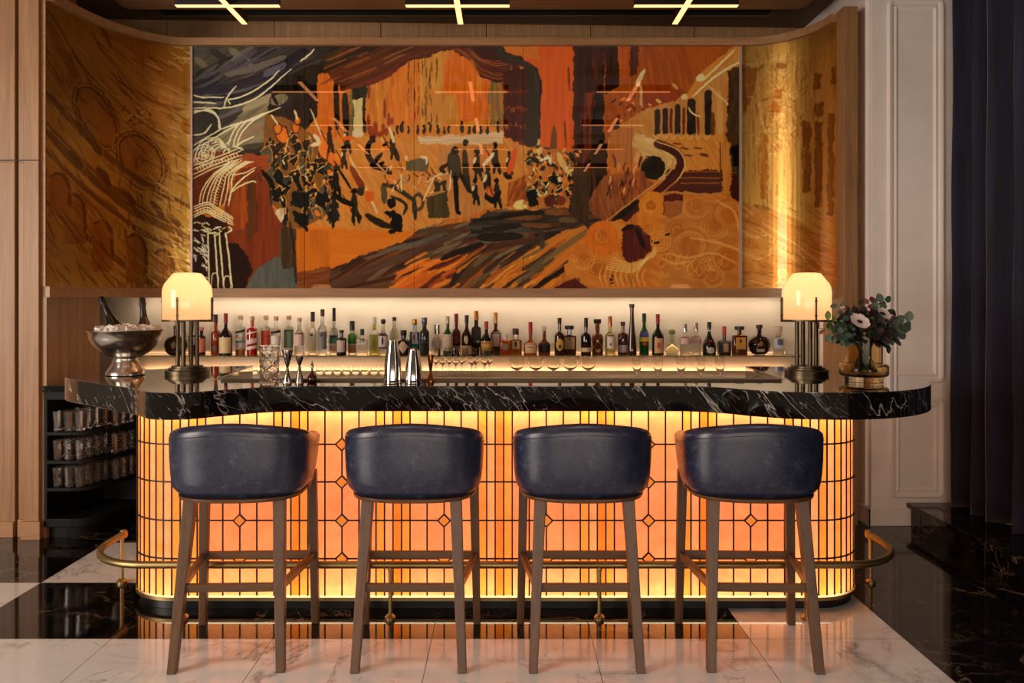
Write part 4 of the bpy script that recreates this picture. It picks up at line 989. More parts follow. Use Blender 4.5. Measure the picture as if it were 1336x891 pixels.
# --- drawn musicians
def player(x, y, h, col=BLK, shirt=None, inst=None, lean=0.0, head=(30, 22, 16)):
    K.line([(x, y-h*.30), (x+lean*h*.4, y+h*.12), (x+h*.12, y+h*.30)], h*.22, col, 0.95, (48, 38, 30)); K.ell(x-lean*h*.2, y-h*.42, h*.085, h*.10, head)
    K.line([(x+h*.10, y+h*.25), (x+h*.16, y+h*.52)], h*.10, col); K.line([(x-h*.02, y+h*.28), (x-h*.05, y+h*.5)], h*.09, col)
    if shirt: K.line([(x-h*.05, y-h*.22), (x-h*.10, y-h*.02)], h*.09, shirt)
    if inst: K.ell(x-h*.22, y-h*.04, h*.13, h*.19, inst, (224, 134, 56), -30); K.line([(x-h*.34, y-h*.34), (x-h*.1, y+h*.1)], 1.3, (84, 40, 20))
K.line([(488, 178), (480, 192), (482, 206), (492, 216), (500, 212)], 7, (22, 18, 17), 1); K.ell(486, 181, 4, 4.5, (26, 20, 17)); K.line([(498, 200), (490, 210), (484, 214)], 5, BLK); K.ell(496, 192, 7, 6, (206, 112, 40), (224, 150, 80), 20)
player(512, 190, 36, inst=(202, 110, 40)); K.line([(516, 194), (520, 210)], 5, BLK); K.line([(508, 166), (514, 186)], 4, (210, 180, 150)); K.line([(497, 178), (502, 192)], 2, (214, 160, 90))
K.line([(506, 186), (500, 190)], 4, BLK); K.line([(484, 216), (500, 220), (510, 226)], 8, BLK, dry=0.2)
# double bass with a long neck
K.line([(456, 205), (470, 232), (480, 252), (492, 278)], 3, (216, 176, 140)); K.line([(458, 218), (468, 236), (474, 246)], 9, (112, 44, 22), 1, (150, 70, 34)); K.line([(436, 210), (448, 230), (458, 246)], 3, BLK); K.ell(470, 250, 5, 6, (60, 48, 40)); K.ell(482, 256, 6, 8, (200, 92, 30), None, -20)
# figures in the middle and lower left
for x, y, h in ((438, 236, 40), (462, 268, 44), (436, 268, 34), (448, 205, 30), (452, 182, 34), (430, 182, 34)): player(x, y, h, K.rr.choice([BLK, (40, 36, 32)]), K.rr.choice([None, (206, 180, 150)]), K.rr.choice([None, (206, 108, 34)]))
K.line([(444, 180), (462, 180)], 5, (206, 96, 26)); K.line([(434, 252), (448, 262), (462, 268)], 7, BLK); K.line([(461, 268), (462, 294)], 2.4, BLK); K.line([(468, 280), (470, 286)], 6, (34, 28, 24))
K.line([(432, 276), (434, 298)], 2, BLK)
# black-coated player bent over the score
K.ell(511, 265, 6, 6.5, BLK); K.poly([(500, 278), (514, 274), (526, 284), (526, 302), (512, 304), (510, 284)], (16, 13, 13), None, 90); K.line([(478, 280), (494, 290), (510, 296)], 9, (24, 19, 17), 1, (70, 44, 24), dry=0.25); K.line([(510, 300), (510, 304)], 6, BLK)
K.line([(500, 240), (502, 264)], 8, (66, 60, 50), 0.9, (94, 84, 66)); K.line([(500, 240), (514, 244), (530, 254), (540, 262)], 6, (58, 54, 46)); K.line([(510, 256), (524, 262), (530, 270), (526, 280)], 4, (50, 46, 40)); K.line([(540, 258), (542, 286)], 6, (52, 48, 42)); K.ell(546, 264, 6, 10, (70, 62, 50), None, 0, ring=2)
K.line([(523, 222), (524, 250)], 2.4, (206, 176, 146))
# scribbled players, centre
K.rr.seed(11); K.dabs((500, 218, 572, 250), 46, [(110, 54, 26), (70, 38, 24), (206, 150, 110), (190, 96, 40), (150, 110, 80)], (5, 14), (1, 2.4), (20, 160))
K.poly([(546, 206), (558, 206), (558, 224), (530, 222), (530, 212)], (82, 74, 58), (110, 96, 70), 90); K.line([(548, 204), (556, 206), (556, 214)], 3, (212, 184, 166)); K.line([(530, 204), (530, 208)], 4, (206, 178, 150))
K.line([(556, 238), (572, 228), (584, 226)], 2.4, (206, 170, 140)); K.line([(552, 262), (560, 244), (566, 232)], 2, (216, 176, 140))
# harp
K.poly([(556, 258), (584, 250), (586, 284), (560, 286)], (96, 78, 50), (66, 54, 36), 90, ln=30, wd=1.5); K.line([(560, 254), (582, 248)], 2, (160, 120, 74)); K.poly([(566, 236), (582, 236), (584, 250), (566, 250)], (50, 46, 40), (76, 66, 52), 90); K.line([(576, 242), (577, 250)], 3, (200, 130, 60))
# conductor
K.line([(592, 200), (592, 216), (595, 232)], 18, (50, 46, 40), 1, (70, 64, 54)); K.ell(594, 197, 4.5, 5.5, (30, 24, 20)); K.line([(594, 226), (595, 250), (597, 278)], 6.5, (18, 15, 15)); K.line([(600, 226), (608, 242), (616, 252)], 5, (20, 16, 16)); K.line([(597, 276), (600, 279)], 6, BLK); K.line([(584, 214), (576, 220), (580, 226)], 5, BLK); K.line([(588, 222), (586, 248)], 1.6, (222, 190, 160))
K.line([(606, 196), (608, 230), (612, 250)], 9, (44, 40, 34), 0.9); K.ell(607, 186, 4, 5, (46, 40, 34))
# centre right players
for x, y, h, i_ in ((622, 214, 40, None), (646, 206, 40, (190, 70, 30)), (636, 238, 44, None), (620, 250, 34, None), (648, 252, 38, (160, 60, 30)), (664, 212, 30, None)): player(x, y, h, K.rr.choice([BLK, (34, 30, 28)]), (206, 180, 150) if i_ is None else None, i_)
K.line([(632, 214), (640, 206), (644, 200)], 5, (214, 186, 170)); K.line([(618, 220), (634, 222)], 6, BLK); K.line([(658, 226), (666, 232)], 9, BLK); K.line([(634, 256), (644, 262), (652, 250)], 8, BLK, dry=0.2); K.line([(614, 236), (622, 240), (630, 228)], 1.4, (200, 120, 60))
K.line([(672, 196), (668, 214), (664, 226)], 8, (200, 84, 28)); K.poly([(664, 240), (686, 228), (690, 262), (660, 270)], (190, 104, 44), (120, 58, 30), -60, ln=10)
K.line([(682, 262), (674, 268), (686, 270)], 8, (216, 184, 130))
# dense right group
K.poly([(688, 196), (700, 190), (752, 200), (752, 258), (740, 270), (690, 272)], (196, 120, 56), (150, 92, 44), 80, ln=12)
crowd((690, 204, 746, 262), 34, 21, 0.75)
K.dabs((690, 200, 746, 264), 34, [(216, 182, 134), (206, 106, 40), (226, 190, 150), (150, 90, 46)], (4, 10), (1.2, 2.8), (40, 140), 0.9, 0.5)
K.poly([(687, 250), (700, 246), (702, 268), (688, 268)], BLK, None, 90); K.ell(718, 262, 7, 8, (110, 48, 30), (80, 30, 22)); K.ell(732, 262, 6, 6, (120, 56, 34)); K.ell(704, 196, 4, 5, (214, 160, 110)); K.line([(703, 182), (702, 196), (708, 210)], 4, (212, 170, 120)); K.line([(728, 200), (734, 214), (742, 226)], 8, (206, 170, 116), 0.9, dry=0.2); K.line([(694, 206), (704, 212)], 6, BLK); K.line([(714, 214), (724, 216)], 5, BLK); K.line([(704, 210), (716, 206), (718, 214)], 4, (224, 200, 170))
K.line([(744, 200), (750, 212)], 7, BLK); K.line([(722, 226), (726, 240)], 6, BLK); K.dabs((690, 190, 760, 204), 12, [(60, 50, 42), (196, 130, 70)], (4, 9), (2, 4))
K.poly([(748, 214), (770, 224), (768, 300), (742, 276)], (56, 36, 26), (90, 60, 40), 90, ln=30)
# --- lower left: rust cloak, blue-grey floor
K.poly([(296, 256), (312, 222), (336, 212), (350, 244), (352, 270), (368, 292), (376, 320), (372, 345), (336, 352), (320, 378), (290, 378), (286, 300)], (116, 48, 22), (140, 66, 34), 90, ln=40, wd=4)
K.poly([(300, 252), (324, 232), (330, 260), (318, 300), (300, 300)], (170, 82, 24), (124, 56, 24), 90, ln=36, wd=3); K.poly([(322, 240), (334, 226), (336, 300), (322, 320)], (112, 56, 28), (78, 52, 30), 90, ln=40, wd=3)
K.poly([(336, 350), (360, 336), (386, 340), (388, 378), (318, 378)], (88, 86, 88), (108, 104, 104), 90, ln=30, wd=6)
K.poly([(368, 292), (386, 300), (384, 350), (370, 352), (364, 330)], (66, 44, 32), (104, 82, 60), 90, ln=40, wd=3)
K.line([(378, 290), (384, 330), (386, 370)], 4, (50, 34, 26), 0.8)
K.poly([(290, 318), (310, 316), (322, 332), (330, 352), (318, 378), (286, 378)], (36, 18, 16), (58, 28, 22), -50, ln=20)
K.poly([(300, 200), (350, 202), (348, 224), (334, 214), (312, 222), (300, 238)], (142, 62, 24), (168, 84, 36), 0)
K.line([(336, 226), (340, 236)], 4, (100, 52, 30))
# --- gold architectural drawing at the left edge
K.poly([(248, 200), (300, 196), (318, 204), (296, 240), (300, 262), (252, 282)], (96, 38, 18), (140, 64, 30), -30, ln=20)
K.poly([(248, 280), (296, 286), (300, 378), (248, 378)], (44, 24, 16), (70, 36, 22), 90, ln=30)
K.poly([(248, 142), (286, 142), (286, 176), (248, 180)], (26, 22, 22), (56, 48, 40), 60)
L_ = lambda p, w_=1.5, al=0.95, c_=CRM: K.line(p, w_, c_, al, (250, 222, 178), warp=0.25)
for p in ([(252, 124), (266, 127), (292, 127)], [(252, 133), (270, 134), (282, 135)], [(252, 141), (276, 141), (300, 140), (326, 132), (348, 118), (366, 102), (380, 90)], [(300, 136), (298, 130), (310, 128), (332, 118), (350, 106), (364, 92)], [(392, 80), (402, 72), (410, 64)], [(292, 140), (296, 128), (308, 112)]): L_(p, 2.0)
for r_ in (0, 4, 8): L_([(252, 148-r_*.5), (272, 143+r_*.3), (284, 152+r_*.2), (288-r_*.3, 168)], 1.8)
L_([(252, 176), (266, 174), (276, 162)], 2)
for p in ([(252, 190), (290, 168), (330, 156), (352, 146), (366, 140)], [(252, 196), (286, 176), (316, 160), (340, 152)], [(298, 190), (304, 172), (316, 158)], [(304, 192), (310, 172), (326, 156), (350, 146)], [(308, 192), (316, 172), (330, 158), (344, 148)], [(306, 192), (318, 184), (332, 178)], [(306, 190), (318, 196)]): L_(p, 1.8)
for k in range(5): L_([(252+k*5, 214-k*1), (262+k*4, 186+k*3), (284+k*1, 180+k*2.5), (296-k*2, 194)], 1.3, 0.85)
for r_ in (3, 6, 10, 13): K.ell(266, 202, r_*1.15, r_*.95, CRM, None, -20, ring=0.8, warp=0.5)
K.rr.seed(5); K.dabs((256, 184, 300, 214), 26, [CRM, (240, 210, 160), (90, 44, 24)], (3, 7), (1, 1.8), (0, 180))
for o in (0, 4, 9, 13): L_([(252, 216+o*1.3), (280, 206+o*1.0), (316, 192+o*1.1)], 1.4)
for k in range(14): L_([(256+k*4, 218-k*1.4), (259+k*4, 223-k*1.4)], 1.3, 0.8)
# ribbed vault
for k, o in enumerate((0, 3, 7, 10, 14, 20, 24, 28)): L_([(260+o*1.35, 266+o*.1), (264+o*1.35, 248), (278+o*.95, 228-o*.05), (296+o*.9, 214), (300+o*1.1, 208+o*.1)], 1.5)
for k in range(13):
    t = k/12; x = 280+26*t; L_([(276+22*t*t, 262-46*t), (284+20*t*t, 266-44*t)], 1.1, 0.7)
L_([(298, 262), (304, 246), (318, 232), (332, 222)], 1.8); L_([(300, 252), (314, 242), (330, 236), (334, 238)], 1.6); L_([(302, 228), (318, 226), (334, 218)], 1.4)
# capital and columns
for o in (0, 3, 7, 11, 14): L_([(252, 270+o), (270, 264+o*.9), (282, 270+o), (304, 284+o*.7)], 1.6)
for k in range(10): L_([(256+k*4.6, 272+(k > 3)*(k-3)*1.6), (258+k*4.6, 278+(k > 3)*(k-3)*1.6)], 1.2, 0.8)
K.rr.seed(6); K.dabs((252, 290, 296, 308), 40, [CRM, (240, 206, 150), (60, 30, 18)], (3, 8), (1, 1.8), (0, 180)); K.dabs((252, 308, 272, 350), 30, [CRM, (60, 30, 18)], (5, 12), (1, 1.8), (20, 80))
for xa, xb in ((271, 273), (280, 285), (286, 292), (295, 303)): L_([(xa, 304), ((xa+xb)/2, 340), (xb, 376)], 2.1)
L_([(280, 304), (270, 304)], 2); L_([(296, 304), (302, 300), (298, 296)], 2)
for x, y in ((280, 358), (296, 362), (268, 364)): L_([(x-4, y+18), (x-3, y), (x+4, y), (x+5, y+16)], 1.3)
# --- ornate ochre balcony front, lower right
K.poly([(736, 350), (750, 322), (764, 312), (782, 290), (806, 286), (830, 292), (838, 262), (852, 250), (872, 254), (900, 256), (940, 254), (966, 268), (970, 380), (744, 380)], (186, 104, 30), (206, 134, 58), 20, ln=24, wd=6)
K.ell(786, 312, 22, 24, (196, 100, 20), (208, 120, 32)); K.ell(850, 268, 16, 18, (200, 118, 26), (210, 132, 40)); K.ell(846, 296, 14, 14, (196, 110, 24), (206, 126, 44))
K.poly([(866, 254), (892, 254), (888, 280), (876, 286), (866, 280)], (110, 34, 20), (74, 20, 20), 90); K.line([(890, 256), (888, 278)], 4, (64, 20, 24))
K.poly([(812, 296), (826, 292), (840, 300), (852, 316), (850, 326), (834, 340), (820, 344), (810, 332)], (84, 26, 22), (110, 42, 32), 90); K.line([(830, 298), (836, 312), (842, 324)], 6, (40, 14, 14)); K.line([(812, 300), (826, 294)], 6, (40, 18, 14))
K.poly([(868, 262), (966, 262), (966, 378), (862, 378)], (176, 108, 50), (196, 130, 72), 10, alpha=0.7, ln=30, wd=8)
K.rr.seed(15)
for cx, cy, r_ in ((932, 296, 18), (908, 270, 16), (884, 300, 14), (948, 340, 22), (912, 352, 20), (866, 340, 18), (780, 350, 18), (762, 338, 14), (850, 268, 10), (846, 298, 8), (786, 308, 12), (900, 320, 24), (952, 280, 22), (930, 362, 14), (820, 366, 12)):
    c_ = K.rr.choice([(166, 86, 20), (176, 92, 24), (158, 80, 20)]); K.ell(cx, cy, r_*.6, r_*.6, c_, (190, 110, 40), 0, 0.7)
    a0 = K.rr.uniform(0, 6.28)
    for q in range(3): K.line([(cx+(r_-q*4.5)*math.cos(a0+t*.6), cy+(r_-q*4.5)*.9*math.sin(a0+t*.6)) for t in range(7)], 2.2, K.rr.choice([(220, 156, 84), (212, 144, 70), (170, 84, 20), (206, 138, 70)]), 0.42, dry=0.3)
for k in range(17):
    x = 858+k*5.6; y = 330+K.rr.uniform(-4, 14); K.line([(x, y), (x-6, y+9), (x-2, y+18), (x+4, y+12)], 1.3, (222, 156, 84), 0.55)
for o in range(6): L_([(800-o*2, 336+o*3), (826, 344+o*2.2), (846-o, 334+o*1.5), (856, 322+o*2)], 1.3, 0.75, (222, 150, 74))
for r_ in (5, 9, 13): K.ell(862, 314, r_, r_, (214, 142, 66), None, ring=0.8, warp=0.4)
for x, y in ((871, 306), (857, 317)): K.line([(x-3, y+1), (x+3, y-1)], 3, (60, 20, 24))
for k in range(9): L_([(786+k*7, 346+k*0.6), (782+k*7, 360), (786+k*7, 374)], 1.3, 0.6, (224, 154, 80))
for p in ([(868, 330), (900, 336), (930, 330), (962, 344)], [(900, 310), (934, 316), (964, 326)], [(936, 262), (958, 276), (964, 300)], [(862, 336), (880, 344), (900, 340)]): K.line(p, 3, (218, 154, 86), 0.7, dry=0.2)
K.poly([(736, 368), (752, 362), (768, 378), (720, 378)], (104, 36, 30), (84, 28, 22), 0)
K.dabs((792, 360, 800, 372), 4, [(90, 30, 30)], (2, 5), (2, 3))

# ---- mesh of an artwork surface, coloured per vertex
def art_material(name, metallic, rough, coat):
    m = NT(name); at = m.n('ShaderNodeAttribute'); at.attribute_name = 'paint'; m.l(at.outputs['Color'], m.b.inputs['Base Color'])
    m.set(Metallic=metallic, Roughness=rough, Coat_Weight=coat, Coat_Roughness=0.012, Coat_IOR=1.8)
    return m
_am = art_material('varnished_mural', 0.0, 0.6, 1.0); _am.b.inputs['Specular IOR Level'].default_value = 0.0; M['art'] = _am.m
gm = art_material('gold_leaf_panel', 0.92, 0.38, 0.2)
gm.b.inputs['Coat Roughness'].default_value = 0.12
sv = gm.coords((1, 1, 0.15)); gm.bump(gm.noise(sv, 40, 4), 0.12, 0.004)
M['gold'] = gm.m
GAIN = 1.0
def art_mesh(name, path, nx, nz, canvas, mat, parent=None, gain=1.0, off=0.0, sat=1.0, gam=1.0, tone=(1, 1, 1)):
    """grid over a plan path, painted from the canvas"""
    P = np.array(path, float); seg = np.hypot(*(P[1:]-P[:-1]).T); cs = np.concatenate([[0], np.cumsum(seg)])
    t = np.linspace(0, cs[-1], nx); X = np.interp(t, cs, P[:, 0]); Y = np.interp(t, cs, P[:, 1])
    z = np.linspace(GZ0, GZ1, nz); XX, ZZ = np.meshgrid(X, z); YY = np.broadcast_to(Y, XX.shape)
    co = np.stack([XX, YY+off, ZZ], -1).reshape(-1, 3)
    px = VX+XX/YY*F; py = VY+(EYE-ZZ)/YY*F
    c = canvas.sample(px, py)/255.0; c = np.where(c <= 0.04045, c/12.92, ((c+0.055)/1.055)**2.4); mu = c.mean(-1, keepdims=True); c = np.clip(mu+(c-mu)*sat, 0, 1)**gam*gain*np.array(tone); c = np.clip(c, 0, 1)
    idx = np.arange(nx*nz).reshape(nz, nx); f = np.stack([idx[:-1, :-1], idx[:-1, 1:], idx[1:, 1:], idx[1:, :-1]], -1).reshape(-1, 4)
    me = bpy.data.meshes.new(name); me.vertices.add(len(co)); me.vertices.foreach_set('co', co.ravel())
    me.loops.add(f.size); me.loops.foreach_set('vertex_index', f.ravel().astype(np.int32))
    me.polygons.add(len(f)); me.polygons.foreach_set('loop_start', np.arange(0, f.size, 4, dtype=np.int32))
    me.update(calc_edges=True); me.polygons.foreach_set('use_smooth', np.ones(len(f), bool))
    at = me.color_attributes.new('paint', 'FLOAT_COLOR', 'POINT')
    at.data.foreach_set('color', np.concatenate([c.reshape(-1, 3), np.ones((nx*nz, 1))], 1).ravel().astype(np.float32))
    o = link(name, me, mat, parent); return o
mural = empty('mural', (0, 0, 0), label='wide painted mural of an orchestra in an opera house on five flat panels', cat='mural')
PXJ = [251.5, 397.5, 540.3, 682.5, 824, 965.5]
for a, b in zip(PXJ[:-1], PXJ[1:]):
    xa_, xb_ = X_at(a, PY)+0.0015, X_at(b, PY)-0.0015
    pn = art_mesh('painted_panel', [(xa_, PY-0.006), (xb_, PY-0.006)], int((b-a)*1.45), int(315*1.45), K, M['art'], mural, gain=2.0, sat=0.96, gam=1.22, tone=(0.86, 1.05, 0.84))
    MB().box(xa_, xb_, PY-0.005, PY+0.007, GZ0, GZ1).build('panel_edge', M['slot'], pn)
MGL = (LJ, RJ)
for x_ in (X_at(249.5, PY)+0.009, X_at(967, PY)-0.009):
    MB().box(x_-0.008, x_+0.008, PY-0.022, PY+0.005, GZ0+0.001, GZ1-0.001).build('metal_divider', M['divider'], mural)

# ---- gold relief wings
def gold_canvas(box, seed): return Canvas(*box, 1.5, seed)
G = gold_canvas((56, -25, 252, 380), 3)
G.poly([(50, -40), (260, -40), (260, 390), (50, 390)], (190, 140, 58), (208, 158, 72), 90, ln=60, wd=6)
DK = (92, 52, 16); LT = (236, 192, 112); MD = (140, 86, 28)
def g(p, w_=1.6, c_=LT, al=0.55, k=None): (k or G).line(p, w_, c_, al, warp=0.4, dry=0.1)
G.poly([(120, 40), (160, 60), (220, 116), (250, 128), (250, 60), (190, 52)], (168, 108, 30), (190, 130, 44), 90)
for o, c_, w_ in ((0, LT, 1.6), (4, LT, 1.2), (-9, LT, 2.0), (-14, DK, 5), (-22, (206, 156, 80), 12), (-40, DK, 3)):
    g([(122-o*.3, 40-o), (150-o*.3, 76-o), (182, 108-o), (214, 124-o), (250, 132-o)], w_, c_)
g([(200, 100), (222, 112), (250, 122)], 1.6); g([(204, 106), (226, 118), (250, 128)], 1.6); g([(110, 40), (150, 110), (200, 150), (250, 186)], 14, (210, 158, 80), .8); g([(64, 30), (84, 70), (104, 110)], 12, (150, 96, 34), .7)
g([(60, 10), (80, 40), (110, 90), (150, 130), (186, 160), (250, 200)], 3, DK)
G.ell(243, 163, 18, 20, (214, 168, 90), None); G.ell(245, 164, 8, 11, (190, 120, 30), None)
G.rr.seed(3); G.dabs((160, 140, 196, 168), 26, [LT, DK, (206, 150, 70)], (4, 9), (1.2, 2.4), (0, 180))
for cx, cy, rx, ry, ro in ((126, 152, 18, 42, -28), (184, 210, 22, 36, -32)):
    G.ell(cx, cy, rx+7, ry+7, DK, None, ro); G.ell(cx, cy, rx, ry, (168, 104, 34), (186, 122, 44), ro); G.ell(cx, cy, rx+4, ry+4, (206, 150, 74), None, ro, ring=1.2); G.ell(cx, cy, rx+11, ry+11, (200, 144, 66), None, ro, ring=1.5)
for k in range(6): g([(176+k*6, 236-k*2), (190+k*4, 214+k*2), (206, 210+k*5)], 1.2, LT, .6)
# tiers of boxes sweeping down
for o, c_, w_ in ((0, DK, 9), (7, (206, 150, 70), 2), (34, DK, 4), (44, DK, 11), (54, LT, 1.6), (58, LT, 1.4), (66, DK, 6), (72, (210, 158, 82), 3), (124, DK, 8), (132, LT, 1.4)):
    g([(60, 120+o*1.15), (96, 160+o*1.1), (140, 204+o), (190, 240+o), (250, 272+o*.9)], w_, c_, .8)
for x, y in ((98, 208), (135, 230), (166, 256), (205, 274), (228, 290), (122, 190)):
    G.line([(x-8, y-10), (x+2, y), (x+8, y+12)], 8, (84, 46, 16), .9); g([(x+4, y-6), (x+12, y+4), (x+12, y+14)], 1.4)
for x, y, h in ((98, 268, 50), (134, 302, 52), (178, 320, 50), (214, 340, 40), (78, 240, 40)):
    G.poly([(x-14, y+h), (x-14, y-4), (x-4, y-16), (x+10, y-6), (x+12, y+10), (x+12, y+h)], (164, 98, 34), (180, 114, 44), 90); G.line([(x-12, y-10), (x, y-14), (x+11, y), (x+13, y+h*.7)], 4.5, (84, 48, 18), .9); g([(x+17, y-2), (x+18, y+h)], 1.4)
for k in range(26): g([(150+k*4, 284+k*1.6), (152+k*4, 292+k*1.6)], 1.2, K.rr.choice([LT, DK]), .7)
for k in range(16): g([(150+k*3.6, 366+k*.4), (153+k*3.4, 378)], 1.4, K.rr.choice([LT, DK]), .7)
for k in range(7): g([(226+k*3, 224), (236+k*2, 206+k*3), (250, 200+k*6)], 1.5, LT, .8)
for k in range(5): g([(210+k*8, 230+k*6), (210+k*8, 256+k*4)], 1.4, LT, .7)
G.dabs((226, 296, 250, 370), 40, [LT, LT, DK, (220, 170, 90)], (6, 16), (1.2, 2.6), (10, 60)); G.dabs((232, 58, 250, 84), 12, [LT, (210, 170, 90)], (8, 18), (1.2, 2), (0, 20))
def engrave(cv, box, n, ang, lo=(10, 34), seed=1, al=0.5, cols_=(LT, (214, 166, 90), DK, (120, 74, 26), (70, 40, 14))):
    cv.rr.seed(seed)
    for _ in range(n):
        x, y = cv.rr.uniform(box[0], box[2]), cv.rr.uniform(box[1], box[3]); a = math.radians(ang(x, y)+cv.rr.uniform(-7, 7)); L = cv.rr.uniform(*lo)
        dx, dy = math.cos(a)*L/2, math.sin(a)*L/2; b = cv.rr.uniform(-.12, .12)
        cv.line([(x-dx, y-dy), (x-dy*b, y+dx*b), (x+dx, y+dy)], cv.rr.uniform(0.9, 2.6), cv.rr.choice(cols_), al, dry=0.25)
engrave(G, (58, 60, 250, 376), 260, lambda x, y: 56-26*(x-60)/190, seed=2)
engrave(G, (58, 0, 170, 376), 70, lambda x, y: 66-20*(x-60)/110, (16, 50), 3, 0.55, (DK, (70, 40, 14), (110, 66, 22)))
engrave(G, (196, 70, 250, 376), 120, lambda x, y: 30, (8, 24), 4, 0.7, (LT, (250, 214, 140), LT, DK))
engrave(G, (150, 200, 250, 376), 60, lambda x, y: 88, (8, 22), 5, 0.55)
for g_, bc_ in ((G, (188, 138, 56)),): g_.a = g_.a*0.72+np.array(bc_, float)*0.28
wl = empty('gold_relief', (0, 0, 0), label='curved gold relief panel of theatre arches on the left wing of the mural wall', cat='wall panel')
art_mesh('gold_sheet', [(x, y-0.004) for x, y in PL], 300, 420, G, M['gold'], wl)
G2 = gold_canvas((964, 20, 1096, 380), 8)
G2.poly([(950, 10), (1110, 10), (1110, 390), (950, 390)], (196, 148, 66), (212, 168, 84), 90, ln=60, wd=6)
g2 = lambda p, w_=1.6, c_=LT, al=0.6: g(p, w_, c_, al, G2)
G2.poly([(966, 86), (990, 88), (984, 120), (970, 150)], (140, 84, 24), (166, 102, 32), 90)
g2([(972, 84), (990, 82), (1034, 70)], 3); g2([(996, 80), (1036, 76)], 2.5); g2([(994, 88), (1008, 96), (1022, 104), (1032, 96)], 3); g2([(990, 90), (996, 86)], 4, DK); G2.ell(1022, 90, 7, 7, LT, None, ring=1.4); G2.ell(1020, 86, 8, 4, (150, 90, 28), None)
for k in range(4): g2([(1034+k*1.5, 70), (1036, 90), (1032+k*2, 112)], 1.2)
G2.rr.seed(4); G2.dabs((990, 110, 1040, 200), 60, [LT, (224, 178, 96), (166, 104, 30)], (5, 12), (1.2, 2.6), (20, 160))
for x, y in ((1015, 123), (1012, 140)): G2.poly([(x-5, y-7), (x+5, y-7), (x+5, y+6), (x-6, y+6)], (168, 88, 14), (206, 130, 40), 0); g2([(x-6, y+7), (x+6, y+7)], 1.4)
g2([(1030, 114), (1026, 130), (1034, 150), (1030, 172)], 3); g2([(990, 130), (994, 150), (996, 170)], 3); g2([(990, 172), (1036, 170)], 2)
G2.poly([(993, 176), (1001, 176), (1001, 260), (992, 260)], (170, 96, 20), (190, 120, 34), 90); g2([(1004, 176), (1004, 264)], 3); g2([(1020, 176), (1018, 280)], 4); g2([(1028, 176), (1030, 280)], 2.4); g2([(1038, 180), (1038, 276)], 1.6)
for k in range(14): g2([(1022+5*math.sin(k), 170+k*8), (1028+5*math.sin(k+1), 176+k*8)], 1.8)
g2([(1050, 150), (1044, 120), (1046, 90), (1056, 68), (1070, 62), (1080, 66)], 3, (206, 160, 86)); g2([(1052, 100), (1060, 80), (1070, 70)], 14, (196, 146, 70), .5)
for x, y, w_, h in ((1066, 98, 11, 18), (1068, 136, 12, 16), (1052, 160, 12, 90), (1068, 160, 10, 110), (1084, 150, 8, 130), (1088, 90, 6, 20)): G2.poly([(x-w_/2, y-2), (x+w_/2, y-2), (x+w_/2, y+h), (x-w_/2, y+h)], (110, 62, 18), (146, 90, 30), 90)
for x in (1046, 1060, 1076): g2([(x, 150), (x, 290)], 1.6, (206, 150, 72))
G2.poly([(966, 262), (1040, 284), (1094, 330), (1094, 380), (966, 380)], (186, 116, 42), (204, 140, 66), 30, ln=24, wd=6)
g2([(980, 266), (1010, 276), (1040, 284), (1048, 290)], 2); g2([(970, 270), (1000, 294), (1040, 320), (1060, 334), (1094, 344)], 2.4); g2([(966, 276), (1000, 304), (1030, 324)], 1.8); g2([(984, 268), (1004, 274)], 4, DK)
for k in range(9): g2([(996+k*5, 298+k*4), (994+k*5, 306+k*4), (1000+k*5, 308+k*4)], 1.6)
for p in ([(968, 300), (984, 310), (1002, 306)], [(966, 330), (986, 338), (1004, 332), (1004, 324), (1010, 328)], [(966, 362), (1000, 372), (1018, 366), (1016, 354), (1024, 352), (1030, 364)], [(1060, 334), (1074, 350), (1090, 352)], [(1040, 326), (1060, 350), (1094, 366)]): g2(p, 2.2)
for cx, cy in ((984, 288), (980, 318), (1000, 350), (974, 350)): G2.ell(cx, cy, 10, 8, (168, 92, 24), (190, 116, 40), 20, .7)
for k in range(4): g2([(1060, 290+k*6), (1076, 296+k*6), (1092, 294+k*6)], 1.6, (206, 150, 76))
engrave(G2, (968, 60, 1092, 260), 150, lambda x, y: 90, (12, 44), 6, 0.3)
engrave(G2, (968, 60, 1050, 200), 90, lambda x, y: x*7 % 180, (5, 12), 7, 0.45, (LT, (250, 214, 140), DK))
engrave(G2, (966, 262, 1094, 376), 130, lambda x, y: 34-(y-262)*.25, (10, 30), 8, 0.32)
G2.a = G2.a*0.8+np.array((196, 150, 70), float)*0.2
wr = empty('gold_relief', (0, 0, 0), label='curved gold relief panel of a facade on the right wing of the mural wall', cat='wall panel')
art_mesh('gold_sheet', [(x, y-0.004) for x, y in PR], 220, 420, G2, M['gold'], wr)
# ================================================================== TABLE LAMPS
def shade_mat():
    m = NT('opal_glass'); v = m.coords()
    tr = m.n('ShaderNodeBsdfTranslucent'); tr.inputs['Color'].default_value = (1.0, 0.80, 0.58, 1)
    gl = m.n('ShaderNodeBsdfGlossy'); gl.inputs['Roughness'].default_value = 0.06
    em = m.n('ShaderNodeEmission'); em.inputs['Color'].default_value = (1.0, 0.49, 0.22, 1); em.inputs['Strength'].default_value = 0.45
    fr = m.n('ShaderNodeFresnel'); fr.inputs['IOR'].default_value = 1.45
    m1 = m.n('ShaderNodeMixShader'); m.l(fr.outputs[0], m1.inputs[0]); m.l(tr.outputs[0], m1.inputs[1]); m.l(gl.outputs[0], m1.inputs[2])
    ad = m.n('ShaderNodeAddShader'); m.l(m1.outputs[0], ad.inputs[0]); m.l(em.outputs[0], ad.inputs[1])
    m.t.nodes.remove(m.b); m.l(ad.outputs[0], m.out.inputs['Surface']); return m.m
M['opal'] = shade_mat()
